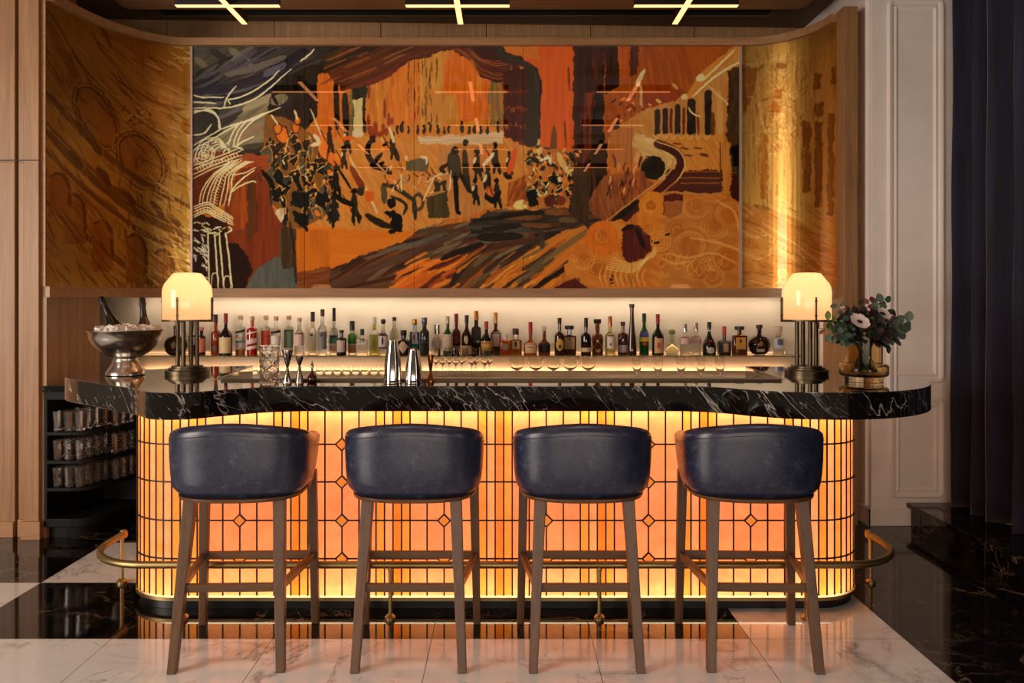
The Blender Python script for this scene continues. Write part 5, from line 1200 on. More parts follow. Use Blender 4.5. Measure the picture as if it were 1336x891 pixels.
def lamp(x, y, ang, label):
    r = empty('table_lamp', (x, y, SZT+0.0005), 0, label, 'table lamp', 'table lamps on the bar')
    MB().lathe([(0.117, 0), (0.118, 0.024), (0.108, 0.027), (0.100, 0.027), (0.100, 0.036), (0.084, 0.037), (0.084, 0.047), (0.0, 0.047)], 40).build('base', M['bronze'], r, smooth=True, ang=30)
    for k in range(4):
        t = math.radians(ang+90*k); cx, cy = 0.054*math.cos(t), 0.054*math.sin(t)
        MB().tube([(cx, cy, 0.047), (cx, cy, 0.300)], 0.0115, 16).build('column', M['bronze'], r, smooth=True, ang=50)
        ex, ey = 0.136*math.cos(t), 0.136*math.sin(t)
        b = MB(); b.beam((cx, cy, 0.296), (ex, ey, 0.296), 0.014, 0.008); b.beam((ex, ey, 0.292), (ex, ey, 0.430), 0.006, 0.018, up=(math.cos(t), math.sin(t), 0))
        b.tube([(ex*0.97, ey*0.97, 0.33), (ex*1.07, ey*1.07, 0.33)], 0.006, 8); b.tube([(ex*0.97, ey*0.97, 0.41), (ex*1.07, ey*1.07, 0.41)], 0.006, 8)
        b.build('shade_bracket', M['bronze'], r)
    MB().lathe([(0.131, 0.300), (0.1325, 0.305), (0.1325, 0.463), (0.129, 0.485), (0.120, 0.506), (0.082, 0.556), (0.074, 0.564), (0.060, 0.567), (0.001, 0.567)], 48, caps=False).build('lamp_shade', M['opal'], r, smooth=True, ang=180)
    MB().lathe([(0.1345, 0.298), (0.1345, 0.306), (0.129, 0.306), (0.129, 0.298), (0.1345, 0.298)], 40, caps=False).build('shade_ring', M['bronze'], r, smooth=True, ang=30)
    MB().lathe([(0.001, 0.34), (0.02, 0.345), (0.03, 0.37), (0.028, 0.40), (0.012, 0.43), (0.001, 0.435)], 16, caps=False).build('bulb', M['bulb'], r, smooth=True)
    l = bpy.data.lights.new('lamp_bulb_light', 'POINT'); l.energy = 0.7; l.color = (1.0, 0.62, 0.32); l.shadow_soft_size = 0.05
    o = bpy.data.objects.new('bulb_light', l); COL.objects.link(o); o.parent = r; o.location = (0, 0, 0.47)
    return r
lamp(X_at(244.5, 4.47), 4.47, 270, 'glowing opal glass table lamp on bronze columns at the left end of the bar')
lamp(X_at(1052.3, 4.47), 4.47, 270, 'glowing opal glass table lamp on bronze columns beside the flower vase')

# ================================================================== CHAMPAGNE BOWL
bx, by = X_at(164, 4.42), 4.42
bw = empty('champagne_bowl', (bx, by, SZT+0.0005), 0, 'large polished steel footed bowl of ice on the left end of the bar', 'ice bowl')
MB().lathe([(0.095, 0.0), (0.103, 0.004), (0.102, 0.014), (0.094, 0.030), (0.078, 0.052), (0.066, 0.075), (0.062, 0.092), (0.066, 0.100), (0.0, 0.100)], 48).build('foot', M['bowl_steel'], bw, smooth=True, ang=60)
pr = [(0.060, 0.094), (0.085, 0.102), (0.128, 0.128), (0.165, 0.165), (0.186, 0.205), (0.192, 0.240), (0.201, 0.244), (0.202, 0.249), (0.196, 0.250), (0.186, 0.243), (0.180, 0.207), (0.160, 0.170), (0.124, 0.136), (0.08, 0.112), (0.0, 0.108)]
MB().lathe(pr, 56).build('bowl', M['bowl_steel'], bw, smooth=True, ang=60)
ice = NT('ice'); ice.set(Base_Color=lin((244, 232, 224)), Roughness=0.25, Subsurface_Weight=0.25, Coat_Weight=0.6); M['ice'] = ice.m
rng = random.Random(4)
im = MB()
im.lathe([(0.16, 0.19), (0.182, 0.228), (0.13, 0.246), (0.05, 0.256), (0.0, 0.258)], 24)
for k in range(120):
    t = rng.uniform(0, 6.283); rr_ = 0.165*math.sqrt(rng.random()); h = 0.247+0.022*rng.random()*(1-rr_/0.2); s_ = rng.uniform(0.010, 0.019)
    mt = Matrix.Rotation(rng.uniform(0, 3), 3, Vector((rng.uniform(-1, 1), rng.uniform(-1, 1), rng.uniform(-1, 1))).normalized())
    vs = [mt @ Vector((a*s_, b*s_, c_*s_))+Vector((rr_*math.cos(t), rr_*math.sin(t), h)) for a in (-1, 1) for b in (-1, 1) for c_ in (-1, 1)]
    im.add(vs, [(0, 1, 3, 2), (4, 6, 7, 5), (0, 4, 5, 1), (2, 3, 7, 6), (0, 2, 6, 4), (1, 5, 7, 3)])
o = im.build('crushed_ice', M['ice'], None, bevel=0.003); o.location = (bx, by, SZT+0.0005)
tag(o, 'mound of pale crushed ice filling the steel bowl', 'ice', kind='stuff')
M['bottle_black'] = plain('dark_bottle_glass', (24, 20, 16), 0.08, coat=0.6)
M['foil'] = plain('black_foil', (34, 32, 34), 0.35, 0.4)
M['champ_label'] = plain('amber_label', (190, 112, 40), 0.5)
def champagne(dx, dy, top, label, lab):
    r = empty('champagne_bottle', (bx+dx, by+dy, SZT+0.160), 0, label, 'bottle', 'champagne bottles in the ice bowl')
    d = Vector(top)-Vector((bx+dx, by+dy, SZT+0.160)); r.rotation_euler = d.to_track_quat('Z', 'Y').to_euler(); L = d.length
    MB().lathe([(0.030, 0.0), (0.043, 0.004), (0.044, L-0.215), (0.043, L-0.195), (0.036, L-0.165), (0.024, L-0.130), (0.017, L-0.105), (0.0145, L-0.085), (0.0145, L-0.02), (0.0, L-0.02)], 28).build('bottle_body', M['bottle_black'], r, smooth=True, ang=60)
    MB().lathe([(0.0, L-0.118), (0.020, L-0.118), (0.0165, L-0.085), (0.0155, L-0.05), (0.0185, L-0.045), (0.0185, L-0.032), (0.0165, L-0.028), (0.0175, L-0.008), (0.013, L), (0.0, L)], 24, caps=False).build('foil_cap', M['foil'], r, smooth=True, ang=50)
    if lab:
        n = 12; c = MB(); vs = []
        for k in range(n+1):
            t = math.radians(-140+100*k/n)
            for z, rr_ in ((L-0.215, 0.0446), (L-0.185, 0.0420)): vs.append((rr_*math.cos(t), rr_*math.sin(t), z))
        c.add(vs, [(2*k, 2*k+2, 2*k+3, 2*k+1) for k in range(n)]); c.build('label', M['champ_label'], r, smooth=True)
yb = by+0.02
champagne(0.02-0.035, 0.0, (X_at(131, yb), yb, Z_at(387.5, yb)), 'dark champagne bottle leaning left in the ice, with an amber label', True)
champagne(0.12-0.02, 0.03, (X_at(182, yb), yb+0.03, Z_at(388, yb)), 'dark champagne bottle standing nearly upright on the right side of the ice', False)

# ================================================================== BAR TOOLS ON THE COUNTER
TZ = SZT+0.0005
def shaker(px, Y, rb, rt, h, label, cap):
    r = empty('cocktail_shaker', (X_at(px, Y), Y, TZ), 0, label, 'cocktail shaker', 'steel cocktail shakers on the bar')
    MB().lathe([(0.0, 0.0), (rb-0.002, 0.0), (rb, 0.003), (rb*0.995, 0.02), (rb*0.9, h*0.5), (rt*1.06, h*0.93), (rt, h), (0.0, h)], 40, caps=False).build('tin', M['steel'], r, smooth=True, ang=45)
    MB().lathe([(rb+0.0008, 0.001), (rb+0.0016, 0.004), (rb+0.0008, 0.008)], 40, caps=False).build('rim', M['steel'], r, smooth=True)
    if cap: MB().lathe([(rt*0.85, h), (rt*0.85, h+0.006), (rt*0.3, h+0.012), (0.0, h+0.012)], 24, caps=False).build('cap', M['steel2'], r, smooth=True)
shaker(512.5, 3.97, 0.045, 0.0245, 0.212, 'taller steel shaker tin standing upside down on the bar', False)
shaker(539.5, 3.97, 0.044, 0.0240, 0.165, 'shorter steel shaker tin on the bar, right of the taller one', True)
# straight glass tube standing behind the shorter shaker
def jig(px, Y, h, r0, r1, waist, mat, label, flip=False):
    r = empty('jigger', (X_at(px, Y), Y, TZ), 0, label, 'jigger', 'jiggers on the bar')
    w_ = waist
    MB().lathe([(0.0, 0.0), (r0, 0.0), (r0, 0.004), (0.006, h*w_-0.003), (0.005, h*w_)], 32, caps=False).build('small_cup', mat, r, smooth=True, ang=40)
    MB().lathe([(0.005, h*w_), (0.007, h*w_+0.004), (r1, h-0.001), (r1, h), (r1-0.0015, h), (0.006, h*w_+0.008), (0.0, h*w_+0.006)], 32, caps=False).build('large_cup', mat, r, smooth=True, ang=40)
jig(375, 4.0, 0.165, 0.024, 0.029, 0.46, M['steel'], 'tall slim steel jigger on the bar beside the cut mixing glass')
jig(390.8, 4.0, 0.130, 0.022, 0.021, 0.66, M['steel2'], 'smaller steel jigger on the bar beside the red bitters bottle')
M['copper'] = plain('copper', (184, 120, 74), 0.2, 1.0)
jig(561.8, 4.06, 0.135, 0.021, 0.017, 0.38, M['copper'], 'slender copper jigger on the bar right of the shakers')
# cut mixing glass
mg = empty('mixing_glass', (X_at(351.5, 3.93), 3.93, TZ), 0, 'tall cut crystal mixing glass with a diamond pattern on the bar', 'mixing glass')
n = 32; c = MB(); vs = []; fs = []; Hm = 0.188
rows_ = 26
for j in range(rows_+1):
    z = Hm*j/rows_
    for k in range(n):
        t = 2*math.pi*k/n; rr_ = 0.0485 if j > 1 else 0.045
        if 2 < j < 22: rr_ -= 0.0035*(abs(((k+j) % 8)-4)/4 < 0.3)+0.0035*(abs(((k-j) % 8)-4)/4 < 0.3)
        vs.append((rr_*math.cos(t), rr_*math.sin(t), z))
for j in range(rows_, -1, -2):
    for k in range(n):
        t = 2*math.pi*k/n; vs.append((0.043*math.cos(t), 0.043*math.sin(t), max(0.016, Hm*j/rows_)))
nr = len(vs)//n
for j in range(nr-1):
    for k in range(n): k2 = (k+1) % n; fs.append((j*n+k, j*n+k2, (j+1)*n+k2, (j+1)*n+k))
fs.append(tuple(reversed(range(n)))); fs.append(tuple((nr-1)*n+k for k in range(n)))
c.add(vs, fs).build('cut_crystal_body', M['clear2'], mg)
MB().lathe([(0.0435, Hm), (0.0485, Hm), (0.0495, Hm+0.003), (0.0435, Hm+0.003), (0.0435, Hm)], 32, caps=False).build('rim', M['clear2'], mg, smooth=True)
# bitters bottle
M['red_glass'] = plain('dark_red_glass', (58, 12, 14), 0.08, coat=0.7)
bt = empty('bitters_bottle', (X_at(407.2, 4.03), 4.03, TZ), 0, 'small dark red bulb-shaped bitters bottle with a dasher top', 'bottle')
MB().lathe([(0.0, 0.0), (0.018, 0.0), (0.024, 0.008), (0.026, 0.018), (0.020, 0.032), (0.009, 0.046), (0.006, 0.055), (0.006, 0.074), (0.0, 0.074)], 28, caps=False).build('bottle_body', M['red_glass'], bt, smooth=True, ang=60)
MB().lathe([(0.0, 0.074), (0.009, 0.074), (0.010, 0.082), (0.006, 0.090), (0.003, 0.098), (0.0015, 0.108), (0.0, 0.108)], 20, caps=False).build('dasher_top', M['steel2'], bt, smooth=True)

# ================================================================== STEMWARE ON THE BACK COUNTER
BZ = BC+0.0005
def stem(kind):
    if kind == 'wine': pr_ = [(0.030, 0.0), (0.030, 0.002), (0.006, 0.006), (0.0035, 0.012), (0.0032, 0.075), (0.010, 0.086), (0.030, 0.108), (0.037, 0.135), (0.036, 0.165), (0.031, 0.205), (0.0298, 0.205), (0.0345, 0.165), (0.0355, 0.135), (0.028, 0.110), (0.008, 0.090), (0.0, 0.088)]
    elif kind == 'flute': pr_ = [(0.024, 0.0), (0.024, 0.002), (0.005, 0.005), (0.0034, 0.010), (0.0034, 0.022), (0.012, 0.028), (0.026, 0.045), (0.034, 0.080), (0.035, 0.110), (0.031, 0.155), (0.0298, 0.155), (0.0337, 0.110), (0.0325, 0.080), (0.024, 0.047), (0.010, 0.031), (0.0, 0.029)]
    elif kind == 'coupe': pr_ = [(0.028, 0.0), (0.028, 0.002), (0.005, 0.005), (0.0034, 0.010), (0.0034, 0.036), (0.016, 0.042), (0.038, 0.056), (0.052, 0.085), (0.058, 0.135), (0.0567, 0.135), (0.0505, 0.085), (0.0365, 0.058), (0.014, 0.045), (0.0, 0.044)]
    else: pr_ = [(0.020, 0.0), (0.024, 0.003), (0.026, 0.030), (0.0275, 0.075), (0.0262, 0.075), (0.0246, 0.030), (0.022, 0.008), (0.0, 0.008)]
    nm = {'wine': 'wine_glass', 'flute': 'champagne_flute', 'coupe': 'coupe_glass', 'tum': 'tumbler'}[kind]
    return MB().lathe(pr_, 28, caps=False).build(nm, M['clear'], None, smooth=True, ang=60)
def row(kind, pts, label, cat_, group):
    p = None
    for q_, (px, Y) in enumerate(sorted(pts)):
        if p is None: p = stem(kind); o = p
        else: o = p.copy(); COL.objects.link(o)
        o.location = (X_at(px, Y), Y, BZ); tag(o, label % ORD[q_], cat_, group)
row('wine', [(568.5, 5.85), (586, 5.85), (602.5, 5.85), (620.5, 5.85), (638.5, 5.85), (577.5, 5.75), (594.5, 5.75), (615.5, 5.75), (632.5, 5.75)], 'clear wine glass, %s from left in the cluster beside the coupes', 'glass', 'wine glasses on the back counter')
row('coupe', [(674.5, 5.80), (699.3, 5.80), (722, 5.80), (744, 5.80), (767.5, 5.80)], 'clear wide coupe glass, %s from left on the back counter', 'glass', 'coupe glasses on the back counter')
row('flute', [(831, 5.75), (858.6, 5.75), (888.5, 5.75), (914.3, 5.75), (939.5, 5.75)], 'clear tulip glass, %s from left on the back counter', 'glass', 'tulip glasses on the back counter')
row('tum', [(331, 5.85), (417, 5.85), (428.5, 5.85), (440, 5.85), (452, 5.85), (464, 5.85), (476, 5.85), (488, 5.85), (499.5, 5.85)], 'small clear tumbler, %s from left on the back counter', 'glass', 'tumblers on the back counter')

# ================================================================== LIQUOR BOTTLES
mc = {}; BN = 0
def gm_(col, clear=False):
    k = (col, clear)
    if k not in mc:
        if clear:
            m = NT('bottle_glass_clear'); m.set(Base_Color=lin(col), Roughness=0.03, IOR=1.22, Transmission_Weight=1.0)
            mc[k] = m.m
        else:
            m = NT('bottle_glass_tinted'); m.set(Base_Color=lin(col), Roughness=0.07, IOR=1.4, Transmission_Weight=0.55 if max(col) > 90 else 0.1, Coat_Weight=0.5); m.b.inputs['Coat Roughness'].default_value = 0.04; mc[k] = m.m
    return mc[k]
def pm_(col, rough=0.45, metal=0.0):
    k = (col, rough, metal, 'p')
    if k not in mc: mc[k] = plain('bottle_trim', col, rough, metal)
    return mc[k]
PX = SY/F
def bottle(px, w_, top, shape, col, cap, labs=(), label='', clear=False, cork=False, capf=0.10, y=SY, neckw=None, sh=None, ring=None):
    """px centre, body width px, top y px; labs: (z0, z1, colour, widthfraction) as fractions of the height"""
    global BN; BN += 1; y = 6.03 if BN % 2 else 6.115
    PX = y/F; W = w_*PX; H = (463-top)*PX; r0 = W/2
    r = empty('liquor_bottle', (X_at(px, y), y, SZ+0.0005), 0, label, 'bottle', 'liquor bottles on the glass shelf')
    nw = (neckw if neckw else 4.4)*PX/2; ex = 2.0; sy = 1.0; hb = H*(1-capf)
    if shape == 'wine': pf = [(0.96, 0), (1, .02), (1, .52), (.97, .58), (.80, .66), (.50, .74), (None, .80), (None, 1)]
    elif shape == 'round': s_ = sh or .60; pf = [(0.95, 0), (1, .02), (1, s_), (.95, s_+.05), (.72, s_+.10), (None, s_+.15), (None, 1)]
    elif shape == 'apoth': s_ = sh or .72; pf = [(0.95, 0), (1, .02), (1, s_), (.93, s_+.04), (.6, s_+.07), (None, s_+.09), (None, 1)]
    elif shape == 'square': s_ = sh or .72; pf = [(0.97, 0), (1, .02), (1, s_), (.93, s_+.04), (.6, s_+.06), (None, s_+.08), (None, 1)]; ex = 5.0; sy = 0.7
    elif shape == 'cone': pf = [(0.95, 0), (1, .015), (.98, .10), (.86, .30), (.66, .50), (.50, .66), (.42, .82), (.42, .96), (.44, 1)]
    elif shape == 'bell': pf = [(0.93, 0), (1, .04), (1, .30), (.90, .42), (.66, .54), (.42, .66), (None, .76), (None, 1)]
    elif shape == 'flask': pf = [(0.42, 0), (.62, .03), (.86, .14), (.99, .32), (1, .42), (.92, .54), (.70, .65), (.40, .71), (None, .75), (None, 1)]; sy = 0.5
    elif shape == 'bulb': pf = [(0.8, 0), (1, .10), (.98, .28), (.70, .44), (.40, .52), (None, .58), (None, 1)]
    elif shape == 'maker': pf = [(0.93, 0), (.97, .04), (1, .38), (.92, .46), (.55, .56), (None, .64), (None, 1)]; sy = 0.8
    prof = [((nw if a is None else a*r0), f_*hb) for a, f_ in pf]
    MB().lathe([(0.0, 0.0)]+prof+[(0.0, hb)], 28, sy=sy, ex=ex, caps=False).build('bottle_body', gm_(col, clear), r, smooth=True, ang=50)
    cr = nw*1.22
    if cork == 'wide': cr = W*0.30
    if cork == 'ball': cp = [(0.0, hb), (nw, hb), (cr*1.3, hb+H*capf*.4), (cr*1.1, hb+H*capf*.85), (0.0, H)]
    elif cork: cp = [(0.0, hb-0.002), (cr*0.95, hb-0.002), (cr*1.12, hb+0.003), (cr*1.12, H-0.003), (cr, H), (0.0, H)]
    else: cp = [(0.0, hb-0.3*H*capf), (cr*.98, hb-0.3*H*capf), (cr, H-0.002), (cr*.9, H), (0.0, H)]
    MB().lathe(cp, 20, caps=False).build('bottle_cap', cap if not isinstance(cap, tuple) else pm_(cap, 0.4), r, smooth=True, ang=45)
    for lb in labs:
        z0, z1, lc = lb[:3]; wf = lb[3] if len(lb) > 3 else 0.9; kind = lb[4] if len(lb) > 4 else ''
        nn = 14; vs = []
        def rad(z):
            f_ = z/hb
            for (a0, f0), (a1, f1) in zip(pf[:-1], pf[1:]):
                if f_ <= f1: 
                    v0 = nw if a0 is None else a0*r0; v1 = nw if a1 is None else a1*r0
                    return v0+(v1-v0)*(f_-f0)/(f1-f0+1e-6)
            return nw
        def on(u, z):                       # point on the front of the body at fraction u of its width
            rr_ = rad(z)*1.012+0.0006; st = max(-0.995, min(0.995, u))
            yy = (1-abs(st)**ex)**(1/ex)
            return (rr_*st, -rr_*sy*yy-0.0004, z)
        nz_ = 5
        if kind == 'diamond' or kind == 'oval':
            for j in range(9):
                f_ = j/8; z = (z0+(z1-z0)*f_)*H; hw = wf*(1-abs(2*f_-1)) if kind == 'diamond' else wf*math.sqrt(max(0, 1-(2*f_-1)**2))
                for k in range(nn+1): vs.append(on(-hw+2*hw*k/nn, z))
            nz_ = 8
        else:
            slant = 0.03 if kind == 'slant' else 0.0
            for j in range(nz_+1):
                for k in range(nn+1):
                    u = -wf+2*wf*k/nn; vs.append(on(u, (z0+(z1-z0)*j/nz_+slant*u)*H))
        fs = [(j*(nn+1)+k, j*(nn+1)+k+1, (j+1)*(nn+1)+k+1, (j+1)*(nn+1)+k) for j in range(nz_) for k in range(nn)]
        MB().add(vs, fs).build('label', pm_(lc, 0.55), r, smooth=True, ang=180)
    return r
CK = (206, 168, 124); BK = (26, 24, 24); RD = (150, 26, 22); CR = (228, 204, 150); WH = (232, 222, 212); SV = pm_((190, 188, 184), 0.25, 1.0); GD = pm_((190, 140, 70), 0.3, 1.0)
CL = (246, 246, 238)
B = bottle
B(229.2, 30, 424, 'flask', (52, 22, 10), (120, 96, 70), [(.26, .46, (110, 90, 60), .18, 'oval')], 'round dark brandy flask behind the columns of the left lamp', neckw=5)
B(251, 10, 419, 'round', (60, 30, 20), (90, 60, 60), [(.30, .78, (206, 196, 200), .9)], 'dark bottle with a pale label glimpsed between the left lamp columns', capf=.12)
B(263, 9.8, 426, 'apoth', (40, 14, 10), (206, 130, 120), [(.12, .60, (214, 120, 84), .92)], 'small dark bottle with an orange label just right of the left lamp', cork=True)
B(281.6, 12.4, 410.6, 'round', (186, 74, 24), BK, [(.10, .22, (110, 84, 60), .5)], 'amber orange bottle with a black cap, left of the tall dark vermouth', capf=.16)
B(294.6, 16.3, 408, 'wine', (18, 15, 12), RD, [(.06, .43, CR, .92)], 'very dark bottle with cream label and red capsule, at the left of the shelf', capf=.18)
B(314, 12.5, 412, 'apoth', CL, CK, [(.56, .62, BK, .95, 'slant'), (.44, .53, WH, .95, 'slant'), (.30, .36, (110, 156, 150), .95), (.18, .30, WH, .95, 'slant'), (.0, .14, (196, 124, 50), .96)], 'clear corked bottle with black, white and teal striped labels', clear=True, cork=True)
B(328.9, 13.7, 412, 'apoth', (196, 30, 30), CK, [(.56, .60, WH, .95, 'slant'), (.30, .42, (232, 200, 200), .95, 'slant'), (.16, .24, WH, .95, 'slant')], 'bright red corked bottle with slanted white labels', cork=True)
B(347.1, 12, 412, 'apoth', CL, CK, [(.18, .62, (226, 86, 58), .95), (.44, .50, (236, 130, 100), .95)], 'clear corked bottle with a coral red label', clear=True, cork=True)
B(360.2, 12.5, 412, 'apoth', CL, CK, [(.56, .63, BK, .95, 'slant'), (.28, .50, WH, .95), (.24, .29, (226, 196, 60), .95)], 'clear corked bottle with black and yellow striped label', clear=True, cork=True)
B(377.1, 12.5, 412, 'apoth', CL, CK, [(.18, .64, (130, 150, 124), .95), (.60, .64, (44, 60, 56), .95)], 'clear corked bottle with a sage green label', clear=True, cork=True)
B(390.7, 13.4, 414, 'round', (248, 238, 226), (206, 176, 140), [(.26, .62, (226, 196, 180), .9)], 'clear bottle with a pale pink label and short cork', clear=True, cork=True)
B(408, 12, 407, 'round', (244, 240, 220), BK, [(.46, .62, WH, .7), (.44, .50, (60, 60, 60), .3)], 'clear bottle with black cap and small white label high on its body', clear=True, capf=.18)
B(420.7, 12.3, 402.6, 'round', CL, (74, 44, 34), [(.14, .52, (130, 126, 120), .92), (.40, .50, (70, 64, 58), .4, 'oval')], 'tall clear bottle with a grey silver label and brown cap', clear=True, capf=.12)
B(435.8, 12, 402, 'round', (236, 240, 226), BK, [(.24, .42, (86, 150, 120), .9), (.36, .42, (40, 60, 50), .5), (.08, .2, (226, 180, 160), .8)], 'tall clear bottle with a green painted scene and black stopper', clear=True, capf=.22, neckw=3.6)
B(445.6, 13, 430, 'apoth', (22, 17, 14), (34, 30, 28), [(.14, .60, (216, 190, 180), .78)], 'short black bottle with a pale pink label', cork=True)
B(459.5, 11, 419, 'apoth', CL, (34, 40, 34), [(.32, .64, (76, 150, 60), .96), (.06, .30, (226, 166, 110), .95)], 'clear bottle with bright green label and dark green cap', clear=True, capf=.22, neckw=5.5)
lb24 = B(472.6, 14.6, 428.6, 'square', (248, 242, 230), BK, [(.42, .72, WH, .66)], 'short square clear bottle with a small square white label', clear=True, capf=.18)
B(488.6, 12.8, 414, 'round', (206, 214, 120), (216, 206, 190), [(.54, .66, WH, .9), (.64, .70, (70, 34, 24), .25, 'oval')], 'yellow-green bottle with a white band and clear stopper', capf=.14, clear=True)
B(500, 12.3, 415, 'round', (240, 238, 214), BK, [(.18, .60, WH, .95), (.18, .24, (50, 50, 110), .95), (.56, .60, (70, 60, 90), .95), (.28, .52, (40, 40, 60), .22, 'oval')], 'clear bottle with white and navy label and round black cap', clear=True, cork='ball', capf=.15)
B(514.5, 12, 414, 'round', (244, 240, 222), BK, [], 'clear bottle with a black-topped neck behind the taller shaker', clear=True, capf=.08)
B(526.6, 16, 430, 'apoth', (24, 22, 20), BK, [(.08, .62, (226, 196, 168), .86, 'diamond')], 'squat black bottle with a cream diamond label', capf=.2, cork=True, neckw=6)
B(541.2, 13, 416.7, 'square', (34, 130, 140), GD, [(.30, .70, (220, 206, 214), .5), (.40, .60, (206, 110, 110), .2, 'oval')], 'turquoise bottle with a pale label and gold stopper', capf=.16, cork=True)
B(553.9, 12.4, 413.5, 'round', (58, 54, 52), pm_((110, 112, 140), 0.3, 0.8), [(.62, .66, (30, 28, 28), .96), (.44, .46, (90, 84, 80), .9), (.34, .36, (90, 84, 80), .9)], 'dark grey ribbed bottle with a blue-grey cap', capf=.18, sh=.72, cork=True, neckw=5.4)
B(570.2, 13.6, 423.7, 'round', (244, 238, 226), SV, [(.20, .40, (220, 206, 210), .5)], 'clear rounded bottle with a silver cap, right of the dark grey one', clear=True, capf=.24, neckw=6)
B(584.2, 13.4, 411.8, 'wine', (30, 84, 30), pm_((210, 180, 160), 0.3, 0.4), [(.12, .54, (232, 214, 184), .94)], 'green glass bottle with a large cream label', capf=.14)
B(595.4, 11.4, 409.6, 'round', (110, 40, 18), (140, 30, 34), [(.12, .22, (230, 190, 160), .8), (.26, .46, (130, 30, 30), .8, 'oval')], 'reddish brown bottle with a red capsule between green and dark bottles', capf=.16, sh=.62)
B(608.9, 13.8, 410.6, 'wine', (34, 16, 10), (34, 46, 36), [(.03, .25, (226, 188, 132), .95), (.28, .50, (214, 176, 120), .32, 'oval')], 'dark brown bottle with low cream label, small oval label and green cap', capf=.15)
B(621.5, 12.3, 406, 'square', (60, 44, 18), GD, [(.30, .62, (40, 44, 30), .96, 'slant'), (.42, .47, (170, 130, 50), .96, 'slant')], 'square olive brown bottle with a slanted dark label and gold cap', capf=.16, sh=.70, neckw=5.2)
B(634.7, 14.6, 418.6, 'wine', (20, 15, 12), (170, 60, 50), [(.14, .42, (226, 186, 90), .94), (.34, .40, (200, 80, 40), .8)], 'squat dark bottle with a yellow label and red capsule', capf=.17)
B(646.8, 13.4, 407.7, 'round', (96, 44, 16), pm_((206, 150, 80), .3, .6), [(.20, .54, (214, 196, 186), .7)], 'brown bottle with white label and tall gold cap', capf=.20)
B(659.2, 12.8, 436, 'square', (206, 96, 22), WH, [(.26, .56, (150, 128, 110), .55)], 'short square orange bottle with a glass stopper and grey label', sh=.80, capf=.14, cork=True)
B(672.8, 16, 428.8, 'square', (196, 124, 30), (60, 44, 34), [(.22, .60, (224, 200, 160), .55), (.30, .52, (60, 50, 50), .18, 'oval')], 'square golden bottle with a dark stopper, left of the red-topped one', sh=.68, cork=True, capf=.22, neckw=6)
B(692, 17.5, 419.4, 'maker', (184, 84, 20), (176, 20, 26), [(.08, .38, (232, 200, 150), .8), (.24, .27, (130, 80, 50), .5)], 'amber bourbon bottle with bright red wax top and cream label', capf=.26)
B(710.1, 16.3, 425.5, 'maker', (130, 54, 14), (214, 200, 180), [(.10, .40, (26, 26, 24), .8)], 'amber bottle with a black label and clear glass stopper', capf=.16, cork=True, sh=.62)
B(730, 13.3, 414, 'round', (54, 22, 12), (40, 34, 30), [(.12, .46, (214, 168, 60), .72, 'oval'), (.18, .30, (40, 34, 30), .3, 'oval')], 'dark brown bottle with a round yellow label', capf=.12, sh=.58)
B(742.7, 18, 425, 'square', (90, 40, 12), (24, 22, 22), [(.20, .60, (196, 156, 100), .7), (.50, .56, (120, 90, 50), .16, 'oval')], 'square amber liqueur bottle with wide black cap, beside the round yellow label', sh=.70, cork='wide', capf=.12, neckw=6)
B(764.5, 13.2, 414, 'round', (30, 16, 14), (30, 34, 36), [(.10, .21, (226, 200, 150), .92)], 'nearly black rum bottle with a thin pale label low down', capf=.19, sh=.62)
B(779.5, 14.6, 416.5, 'round', (130, 64, 26), (40, 30, 26), [(.08, .16, (214, 184, 150), .4)], 'amber bottle wrapped in crossed netting with a wide black cap', capf=.12, sh=.56, cork='wide', neckw=6)
B(796, 13.2, 412, 'round', (226, 216, 150), pm_((190, 120, 80), .3, .8), [(.18, .54, (236, 224, 206), .66), (.08, .12, (206, 130, 60), .6), (.26, .32, (120, 60, 40), .2, 'oval')], 'pale yellow clear bottle with white label and copper cap', clear=True, capf=.20, sh=.60)
B(812.6, 13.6, 420, 'round', (104, 42, 26), (60, 44, 36), [(.08, .30, (222, 206, 206), .76), (.34, .42, (80, 60, 60), .6)], 'reddish brown bottle with a low white label, left of the tall tapering one', capf=.12, sh=.66, cork=True)
B(824.4, 12.4, 396, 'cone', (66, 36, 20), (60, 44, 32), [], 'tallest bottle, slim tapering brown glass flask', capf=.05, neckw=6)
B(840.4, 12.6, 409, 'wine', (22, 106, 34), (20, 60, 30), [(.42, .56, (70, 80, 150), .9), (.32, .42, (226, 200, 50), .9), (.22, .32, (206, 70, 60), .7, 'diamond')], 'bright green bottle with a blue, yellow and red label', capf=.16)
B(858.3, 15.3, 409, 'wine', (14, 14, 12), (160, 26, 24), [(.06, .42, (214, 170, 120), .70, ''), (.16, .34, (190, 80, 50), .3, 'oval')], 'black vermouth bottle with red capsule in the right half of the shelf', capf=.18)
B(876.8, 17, 430, 'bulb', (236, 236, 206), (130, 140, 60), [], 'squat clear bulb-shaped bottle with a green stopper', clear=True, cork='ball', capf=.20, neckw=6)
B(893.8, 13, 421.6, 'apoth', (246, 240, 228), SV, [(.36, .60, (226, 190, 176), .92)], 'clear bottle with pink label and silver cap, the left one of the twins', clear=True, capf=.20, sh=.66)
B(908.4, 13, 421.6, 'apoth', (246, 240, 228), SV, [(.36, .60, (226, 190, 176), .92)], 'clear bottle with pink label and silver cap, the right one of the twins', clear=True, capf=.20, sh=.66)
B(925.3, 17.2, 419.4, 'bell', (20, 26, 18), (28, 26, 28), [(.06, .26, (206, 196, 176), .55, 'oval'), (.40, .48, (150, 30, 26), .4, 'oval'), (.72, .76, (220, 206, 180), .9)], 'dark bell-shaped bottle with an oval white label', capf=.14)
